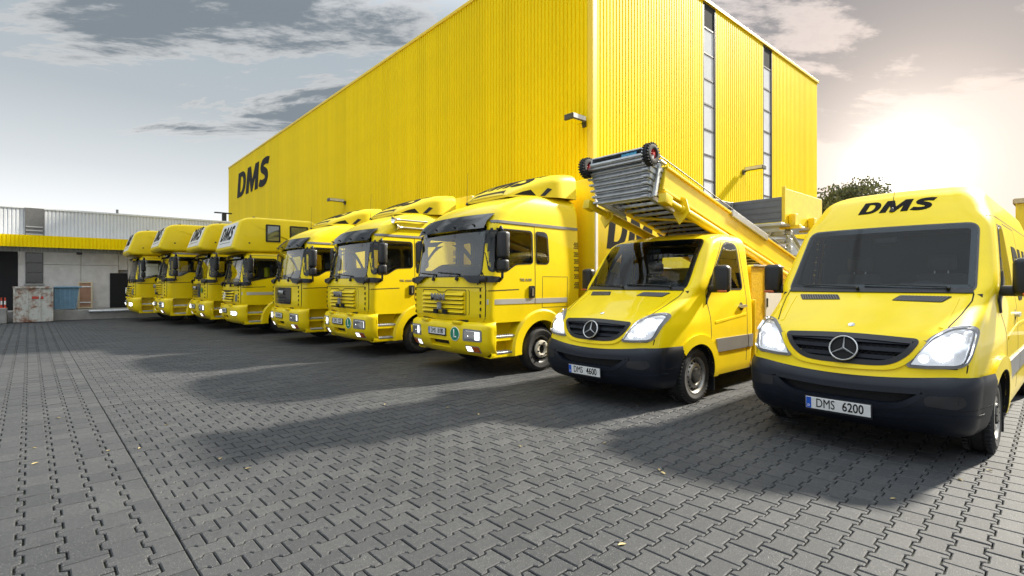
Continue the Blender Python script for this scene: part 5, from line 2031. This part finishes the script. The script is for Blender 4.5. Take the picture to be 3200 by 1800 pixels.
# block courses as separate panels with seams
for i, (y0, y1) in enumerate(((-14, -9), (-9, -4.5), (-4.5, -2.6), (-1.35, .68), (.68, 2.02), (2.36, 6.4))):
    for (z0, z1) in ((.42, 2.36), (2.36, 2.90)):
        if y0 == -1.35:
            pass
        bm = BOX((XF + .03, (y0 + y1) / 2, (z0 + z1) / 2), (.10, y1 - y0 - .012, z1 - z0 - .012), bev=.004, seg=1)
        link_mesh('wall_panel', bm, 'block_wall', lw)
bm = BOX((XF + .03, 2.19, 2.53), (.10, .33, .72)); link_mesh('wall_panel', bm, 'block_wall', lw)
bm = BOX((XF + .055, -1.97, 1.65), (.06, 1.22, 2.46)); link_mesh('dock_door', bm, 'dark_void', lw)
bm = BOX((XF + .06, -.84, 2.20), (.08, .56, 1.34)); wd_ = link_mesh('window', bm, 'louvre', lw)
for k in range(3):
    bm = BOX((XF + .11, -.84, 1.78 + k * .43), (.03, .50, .37)); link_mesh('window_pane', bm, 'black_gloss', wd_)
bm = BOX((XF + .085, -.84, 1.50), (.16, .64, .06)); link_mesh('window_sill', bm, 'concrete', wd_)
bm = BOX((XF + .055, 2.02, 1.22), (.12, .64, 1.60)); link_mesh('side_door', bm, 'dark_void', lw)
bm = BOX((XF + .95, -3.8, .21), (1.5, 21, .42), bev=.02); link_mesh('loading_dock', bm, 'concrete', lw)
bm = NB(); add_tube(bm, (XF + 1.78, .9, .36), (XF + 1.78, 2.9, .36), .05, n=10); link_mesh('dock_rail', bm, 'galvanised', lw)
bm = NB(); add_tube(bm, (XF - .4, 2.0, 4.6), (XF - .4, 2.0, 5.02), .05, n=8); link_mesh('vent_pipe', bm, 'grey_trim', lw)
bm = NB(); add_box(bm, (XF - .2, 6.45, 4.9), (.3, .16, .6)); add_box(bm, (XF - .2, 6.40, 5.24), (.2, .8, .05)); link_mesh('flue', bm, 'head_panel', lw)
bm = NB(); add_box(bm, (XF + .4, .62, 2.86), (.12, .2, .10), bev=.02); link_mesh('door_lamp', bm, 'black_plastic', lw)

# rusty container
ct = thing('rusty_container', 'rusty pale steel container standing against the loading dock', 'container', (-27.95, -.80, 0))
bm = NB(); add_box(bm, (-.1, 0, .72), (.84, 1.16, 1.40), bev=.015); link_mesh('shell', bm, 'rust_paint', ct)
for y in (-.55, -.18, .18, .55):
    bm = BOX((.335, y, .72), (.05, .05, 1.38)); link_mesh('rib', bm, 'rust_paint', ct)
bm = BOX((.335, 0, 1.39), (.07, 1.18, .07)); link_mesh('rim', bm, 'rust_paint', ct)
bm = BOX((.33, .12, .98), (.012, .34, .10)); link_mesh('faded_sign', bm, 'marker_red', ct)
# blue dumpster
bd = thing('dumpster', 'blue ribbed steel dumpster on the dock right of the rusty container', 'dumpster', (-28.75, .18, .42))
bm = NB(); add_prism(bm, [(-.42, .05), (.30, .05), (.42, .95), (-.42, .95)], 'X', -.35, .30); fix_normals(bm); link_mesh('shell', bm, 'blue_steel', bd)
for k in range(5):
    bm = BOX((.32, -.34 + k * .15, .48), (.04, .05, .84)); link_mesh('rib', bm, 'blue_steel', bd)
bm = BOX((.0, .02, .97), (.74, .96, .06), bev=.01); link_mesh('rim', bm, 'blue_steel', bd)
# wooden frame
wf = thing('wooden_board', 'brown board in a pale wooden frame leaning on the grey wall', 'board', (-29.55, .82, .42))
bm = BOX((0, 0, .60), (.03, .44, 1.16), rot=None); link_mesh('board', bm, 'wood_board', wf)
for y in (-.22, .22):
    bm = BOX((.02, y, .60), (.04, .06, 1.20)); link_mesh('frame_rail', bm, 'wood_pale', wf)
for z in (.05, 1.17):
    bm = BOX((.022, 0, z), (.04, .44, .06)); link_mesh('frame_rail', bm, 'wood_pale', wf)
for z in (.28, .98):
    bm = BOX((.03, 0, z), (.02, .40, .045)); link_mesh('batten', bm, 'white_panel', wf)
wf.rotation_euler = (0, RAD(-6), 0)
kb = BOX((-27.75, -2.3, .30), (.5, 1.5, .60), bev=.03)
kb = link_mesh('concrete_block', kb, 'concrete'); tag(kb, 'low grey concrete block at the left edge of the yard', 'block')
cone_lab = ['red and white warning post at the far left edge', 'second red and white warning post from the left edge', 'third red and white warning post from the left edge', 'red and white warning post nearest the rusty container']
for k, y in enumerate((-1.93, -1.83, -1.70, -1.60)):
    c_ = thing('warning_post', cone_lab[k], 'post', (-27.62, y, .60), 0, 'warning posts on the concrete block')
    bm = NB(); add_lathe(bm, [(0, .055), (.03, .05), (.035, .03), (.13, .028)], 12, axis='Z'); fix_normals(bm); link_mesh('base', bm, 'post_red', c_)
    bm = NB(); add_tube(bm, (0, 0, .13), (0, 0, .27), .028, .026, n=12); link_mesh('white_band', bm, 'white_paint', c_)
    bm = NB(); add_tube(bm, (0, 0, .27), (0, 0, .40), .026, .022, n=12); link_mesh('red_top', bm, 'post_red', c_)

# ------------------------------------------------------------------ furniture lift on the low van
def make_lift():
    root = thing('furniture_lift', 'yellow furniture lift boom with grey ladder stack above the low van', 'lift', (-4.30, 5.85, 0))
    ang = math.atan2(1.98 - 3.05, 10.3 - 5.85)
    F = Vector((0, 0, 2.94))
    U = Vector((0, math.cos(ang), math.sin(ang)))
    Nn = Vector((0, -math.sin(ang), math.cos(ang)))
    X = Vector((1, 0, 0))
    rot = Matrix((X, U, Nn)).transposed()
    Mx = rot.to_4x4(); Mx.translation = F
    def B(name, items, m, parent, bev=0.0, smooth=None):
        bm = NB()
        for c, s in items:
            add_box(bm, c, s, bev=bev)
        bmesh.ops.transform(bm, matrix=Mx, verts=bm.verts[:])
        return link_mesh(name, bm, m, parent, smooth=smooth)
    LB = 4.75
    for s in (1, -1):
        bmx = B('boom_beam', [((s * .49, LB / 2 + .18, .04), (.07, LB, .30))], 'yellow_steel', root, .012)
        B('beam_flange', [((s * .50, LB / 2 + .18, .20), (.11, LB, .03)), ((s * .50, LB / 2 + .18, -.12), (.11, LB, .03))], 'yellow_steel', bmx, .004)
    B('rail_guard', [((.545, 2.75, .20), (.05, 1.35, .10))], 'aluminium', root, .006)
    B('top_deck', [((0, LB / 2 + .3, .17), (.93, LB - .3, .02))], 'dark_void', root)
    # underside lattice
    items = []
    for k in range(22):
        items.append(((0, .35 + k * .2, -.13), (.92, .035, .04)))
    lt = B('ladder_rung', items, 'galvanised', root); lt['kind'] = 'stuff'
    items = []
    for x in (-.36, -.24, -.12, 0, .12, .24, .36):
        items.append(((x, 2.4, -.08), (.02, 4.3, .03)))
    for k in range(36):
        items.append(((random.uniform(-.3, .3), .3 + k * .12, -.05), (random.uniform(.1, .3), .03, .03)))
    lt = B('ladder_bar', items, 'dark_rim', root); lt['kind'] = 'stuff'
    # diagonal tie under the lattice
    bm = NB(); add_tube(bm, (-.40, .9, -.17), (.40, 1.35, -.17), .02, n=6); add_tube(bm, (.40, 1.9, -.17), (-.4, 2.5, -.17), .02, n=6); add_tube(bm, (-.4, 1.9, -.17), (.4, 2.5, -.17), .02, n=6)
    bmesh.ops.transform(bm, matrix=Mx, verts=bm.verts[:]); link_mesh('diagonal_tie', bm, 'yellow_steel', root)
    # ladder stack at the front end
    for k in range(6):
        wk = 1.0 - .025 * k
        z = .16 - k * .078
        u = -.12 + k * .035
        st = B('ladder_section', [((0, u, z), (wk, .05, .062)), ((0, u - .02, z + .028), (wk - .02, .09, .012)), ((0, u - .02, z - .03), (wk - .02, .07, .010)),
                                  ((wk / 2 - .03, u + .30, z), (.05, .62, .060)), ((-wk / 2 + .03, u + .30, z), (.05, .62, .060))], 'galvanised', root, .003)
        B('section_end', [((-wk / 2 - .02, u - .035, z - .01), (.07, .05, .022))], 'galvanised', st, .003)
        B('section_end', [((wk / 2 - .06, u - .04, z - .015), (.09, .05, .022))], 'galvanised', st, .003)
    for k, x in enumerate((.50, .44, .38)):
        B('stack_upright', [((x, .06 + k * .03, -.02), (.03, .05, .46))], 'galvanised', root, .004)
    for k in range(3):
        bm = NB(); add_tube(bm, (.42 + k * .05, .04, .24), (.42 + k * .05, .16, .24), .022, n=10)
        bmesh.ops.transform(bm, matrix=Mx, verts=bm.verts[:]); link_mesh('guide_roller', bm, 'aluminium', root)
    # head box with sticker, axle and wheels
    hd = B('head_box', [((0, -.15, .21), (.86, .20, .02)), ((0, -.15, .32), (.86, .20, .02)), ((-.42, -.15, .265), (.02, .20, .12)), ((.42, -.15, .265), (.02, .20, .12)), ((0, -.06, .265), (.84, .02, .12)), ((.0, -.255, .225), (.86, .02, .03))], 'galvanised', root, .003)
    B('head_cavity', [((0, -.08, .265), (.80, .015, .10))], 'dark_void', hd)
    B('control_sticker', [((.20, -.22, .265), (.24, .012, .075))], 'sticker_blue', hd)
    B('axle_bar', [((0, -.20, .19), (1.14, .05, .05))], 'aluminium', hd, .004)
    for s in (1, -1):
        bm = NB()
        x0 = s * .53
        add_lathe(bm, [(x0 - .045, .065), (x0 - .055, .09), (x0 - .045, .125), (x0 - .02, .14), (x0 + .02, .14), (x0 + .045, .125), (x0 + .055, .09), (x0 + .045, .065), (x0 - .045, .065)], 28, axis='X', origin=(0, -.20, .225))
        for i in range(22):
            a = 2 * math.pi * i / 22
            for q in (-1, 1):
                add_box(bm, (x0 + q * .03, -.20 + .139 * math.cos(a + q * .07), .225 + .139 * math.sin(a + q * .07)), (.035, .02, .014))
        fix_normals(bm)
        bmesh.ops.transform(bm, matrix=Mx, verts=bm.verts[:])
        wv = link_mesh('support_wheel', bm, 'rubber', root, smooth=40)
        bm = NB()
        add_lathe(bm, [(x0 - .03, .066), (x0 + .035, .066), (x0 + .04, .056), (x0 + .02, .05), (x0 + .02, .022), (x0 + .05, .02), (x0 + .05, .001)], 24, axis='X', origin=(0, -.20, .225))
        for i in range(8):
            a = 2 * math.pi * i / 8
            add_tube(bm, (x0 + .03, -.20 + .02 * math.cos(a), .225 + .02 * math.sin(a)), (x0 + .03, -.20 + .058 * math.cos(a), .225 + .058 * math.sin(a)), .007, n=5)
        fix_normals(bm)
        bmesh.ops.transform(bm, matrix=Mx, verts=bm.verts[:])
        link_mesh('wheel_hub', bm, 'hub_red', wv, smooth=40)
    # outrigger tubes with end sockets and plates
    for s, u0 in ((1, .25), (-1, .10)):
        bm = NB()
        add_tube(bm, (s * .58, u0, -.26), (s * .58, u0 + .36, -.26), .045, n=14)
        add_tube(bm, (s * .58, u0 + .30, -.26), (s * .58, 4.3, -.26), .062, n=16)
        add_box(bm, (s * .58, u0 - .06, -.26), (.11, .18, .13), bev=.01)
        fix_normals(bm)
        bmesh.ops.transform(bm, matrix=Mx, verts=bm.verts[:])
        tb = link_mesh('outrigger_tube', bm, 'yellow_steel', root, smooth=40)
        bm = NB()
        add_prism(bm, [(s * .58 - .13, -.30), (s * .58 - .02, -.46), (s * .58 + .12, -.30), (s * .58 + .04, -.10), (s * .58 - .04, -.06)], 'Y', u0 + .36, u0 + .385)
        fix_normals(bm)
        bmesh.ops.transform(bm, matrix=Mx, verts=bm.verts[:])
        link_mesh('outrigger_plate', bm, 'yellow_steel', tb)
    # cable along the beam
    bm = NB(); add_tube(bm, (.52, -.1, .30), (.52, 4.6, .275), .008, n=6)
    bmesh.ops.transform(bm, matrix=Mx, verts=bm.verts[:]); link_mesh('steel_cable', bm, 'dark_rim', root)
    # pivot frame on the bed (world heights relative to root)
    bm = NB()
    for s in (1, -1):
        add_prism(bm, [(3.3, .95), (4.6, .95), (4.5, 1.75), (4.2, 2.05), (3.8, 2.1)], 'X', s * .36, s * .42)
    add_box(bm, (0, 3.95, .90), (1.0, 1.6, .14))
    fix_normals(bm)
    link_mesh('pivot_frame', bm, 'yellow_steel', root)
    bm = NB()
    add_tube(bm, (.1, 2.2, 1.1), (.1, 3.4, 1.95), .06, n=12)
    link_mesh('lift_cylinder', bm, 'aluminium', root)
    return root
make_lift()

mat('checker_plate', (0.80, 0.52, 0.01), 0.35, metal=0.2, var=0.2, vscale=30, bump=0.6, bscale=45)
tb = thing('tool_locker', 'yellow chequer plate locker with white door behind the low van cab', 'locker', (-4.33, 7.82, .62))
bm = BOX((0, .55, .60), (1.84, 1.10, 1.16), bev=.012); lk = link_mesh('shell', bm, 'checker_plate', tb)
for s in (1, -1):
    bm = BOX((s * .93, .78, .60), (.02, .60, 1.08), bev=.005); dd_ = link_mesh('locker_door', bm, 'white_panel', tb)
    bm = BOX((s * .945, .52, .62), (.02, .03, .14), bev=.005); link_mesh('door_latch', bm, 'black_plastic', dd_)
    bm = BOX((s * .90, .6, 1.19), (.10, 1.16, .03), bev=.006); link_mesh('top_edge', bm, 'aluminium', tb)
bm = NB()
bed = NB(); add_box(bed, (0, 0, 0), (1.9, 3.0, .10)); 
bo_ = link_mesh('flat_bed', bed, 'yellow_steel', van_b); bo_.location = (0, 4.1, .66)
bm = BOX((.97, 2.66, .80), (.06, .05, 1.0), bev=.01); link_mesh('bed_post', bm, 'yellow_steel', van_b)

# ------------------------------------------------------------------ lift trailer behind, with its grey tray
lt = thing('lift_trailer', 'lift trailer with grey board tray and yellow side panel behind the low van', 'trailer', (-5.0, 11.8, 0))
mat('board_grey', (0.17, 0.18, 0.20), 0.45, metal=0.5, var=0.12, vscale=6, rvar=0.2)
def TB(name, c, s, m, parent=lt, bev=.006):
    return link_mesh(name, BOX(c, s, bev=bev, seg=1), m, parent)
TB('front_board', (-.02, 0, 3.16), (1.14, .03, .54), 'board_grey')
for k in range(4):
    TB('board_rib', (-.02, -.018, 2.98 + k * .13), (1.12, .012, .012), 'board_grey', bev=0)
TB('side_board', (-.60, -.95, 3.16), (.03, 1.9, .54), 'board_grey')
TB('corner_post', (-.60, .0, 3.16), (.06, .06, .56), 'aluminium')
TB('side_panel', (.56, 1.15, 3.22), (.04, 2.3, .78), 'yellow_steel')
TB('side_panel_post', (.56, -.01, 3.24), (.07, .06, .82), 'yellow_steel')
TB('sill', (0, -.02, 2.865), (1.2, .06, .04), 'yellow_steel')
TB('tray_floor', (0, .95, 2.81), (1.25, 2.5, .06), 'aluminium')
for y in (.25, 1.4):
    TB('hinge_block', (.66, y, 2.93), (.14, .16, .26), 'yellow_steel')
    TB('hinge_foot', (.60, y, 2.78), (.42, .14, .08), 'yellow_steel')
for k in range(3):
    z = 2.66 - k * .17
    bm = NB()
    for x in (-.42, -.12, .20, .48):
        add_tube(bm, (x, .15, z), (x, .28, z), .035, n=12)
    r_ = link_mesh('roller', bm, 'aluminium', lt); r_['kind'] = 'stuff'
    TB('cross_beam', (.05, .32, z), (1.1, .10, .09), 'galvanised')
    TB('beam_edge', (.05, .26, z - .06), (1.0, .04, .03), 'galvanised')
bm = NB()
for s in (-1, 1):
    add_tube(bm, (s * .45, .5, 2.75), (s * .45, 3.6, 1.0), .06, n=10)
    add_tube(bm, (s * .45, .55, .45), (s * .45, .55, 2.75), .05, n=10)
    add_tube(bm, (s * .45, .55, 1.9), (s * .45, 2.4, .5), .04, n=8)
link_mesh('lift_frame', bm, 'galvanised', lt)
TB('lift_arm', (.50, 1.2, 1.92), (.10, 1.2, .26), 'yellow_steel')
TB('frame_bar', (.45, .4, 2.12), (.7, .06, .10), 'wood_pale')
TB('trailer_bed', (0, 1.8, .55), (1.3, 3.4, .14), 'galvanised')
for s in (-1, 1):
    bm = NB(); add_lathe(bm, [(-.09, .12), (-.1, .2), (-.09, .27), (-.05, .3), (.05, .3), (.09, .27), (.1, .2), (.09, .12), (.05, .001)], 24, origin=(s * .78, 1.8, .30)); fix_normals(bm)
    link_mesh('wheel', bm, 'rubber', lt, smooth=40)
bm = NB(); add_lathe(bm, [(-.05, .09), (-.06, .13), (0, .16), (.06, .13), (.05, .09), (.05, .001)], 20, origin=(.66, 1.55, 1.98)); fix_normals(bm); link_mesh('spare_wheel', bm, 'rubber', lt, smooth=40)

# ------------------------------------------------------------------ yellow box behind the high roof van
sb = thing('swap_body', 'yellow box body standing behind the high roof van at the right edge', 'container', (0.05, 16.8, 0))
bm = BOX((0, 3.2, 1.95), (2.5, 6.4, 3.0), bev=.03); link_mesh('box', bm, 'yellow_tarp_box', sb)
bm = BOX((0, -.01, 3.47), (2.54, .10, .12), bev=.01); link_mesh('roof_edge', bm, 'wood_pale', sb)
bm = BOX((-1.25, 3.2, 3.47), (.10, 6.3, .118), bev=.01); link_mesh('roof_edge', bm, 'wood_pale', sb)
for x in (-1.1, 1.1):
    for y in (.3, 6.1):
        bm = BOX((x, y, .24), (.12, .12, .48)); link_mesh('support_leg', bm, 'dark_rim', sb)

# ------------------------------------------------------------------ trees
mat('bark', (0.06, 0.045, 0.035), 0.9, var=0.3, vscale=6, bump=0.5, bscale=20)
def leaf_material():
    m = bpy.data.materials.new('foliage')
    m.use_nodes = True
    t = m.node_tree
    b = t.nodes['Principled BSDF']
    a = N(t, 'ShaderNodeAttribute', attribute_name='tone')
    c = RAMP(t, a.outputs['Fac'], [(0.0, (0.045, 0.055, 0.022)), (0.6, (0.09, 0.10, 0.04)), (1.0, (0.14, 0.13, 0.055))])
    t.links.new(c, b.inputs['Base Color'])
    b.inputs['Roughness'].default_value = 0.7
    tl = N(t, 'ShaderNodeBsdfTranslucent')
    t.links.new(c, tl.inputs[0])
    mx = N(t, 'ShaderNodeMixShader', inp={'Fac': 0.45})
    t.links.new(b.outputs[0], mx.inputs[1]); t.links.new(tl.outputs[0], mx.inputs[2])
    o = [n for n in t.nodes if n.type == 'OUTPUT_MATERIAL'][0]
    t.links.new(mx.outputs[0], o.inputs[0])
    MATS['foliage'] = m
leaf_material()
def make_tree(label, loc, H, R, seed):
    rg = random.Random(seed)
    t = thing('tree', label, 'tree', loc, 0, 'trees beyond the warehouse')
    bm = NB()
    add_tube(bm, (0, 0, -.1), (.1, 0, H * .35), .28, .2, n=10)
    clumps = []
    for i in range(46):
        a = rg.uniform(0, 6.3); rr = R * math.sqrt(rg.uniform(.0, 1)) * .85
        zz = H * rg.uniform(.38, .92)
        k = 1 - ((zz / H - .6) / .45) ** 2
        c = Vector((rr * math.cos(a) * max(k, .3), rr * math.sin(a) * max(k, .3), zz))
        clumps.append((c, R * rg.uniform(.22, .38)))
        add_tube(bm, (.1 * rg.random(), .05, H * rg.uniform(.25, .45)), c, .07, .02, n=5, cap=False)
    link_mesh('trunk', bm, 'bark', t)
    bm = NB()
    lay = bm.faces.layers.float.new('tone')
    for c, r in clumps:
        base = rg.random()
        for k in range(420):
            d = Vector((rg.gauss(0, 1), rg.gauss(0, 1), rg.gauss(0, .8))).normalized() * r * rg.uniform(.45, 1.1) ** .7
            p = c + d
            s = rg.uniform(.08, .17)
            u = Vector((rg.gauss(0, 1), rg.gauss(0, 1), rg.gauss(0, 1))).normalized(); v = u.orthogonal().normalized()
            f = bm.faces.new([bm.verts.new(p + q) for q in (u * s, v * s * .6, -u * s, -v * s * .6)])
            f[lay] = min(1, max(0, base * .6 + rg.random() * .4))
    link_mesh('crown', bm, 'foliage', t)
make_tree('broad leafy tree just beyond the warehouse end, hazy in the sun', (-12.9, 48.5, 0), 9.6, 4.0, 3)
make_tree('leafy tree half hidden behind the high roof van', (-9.8, 51, 0), 7.4, 3.2, 5)
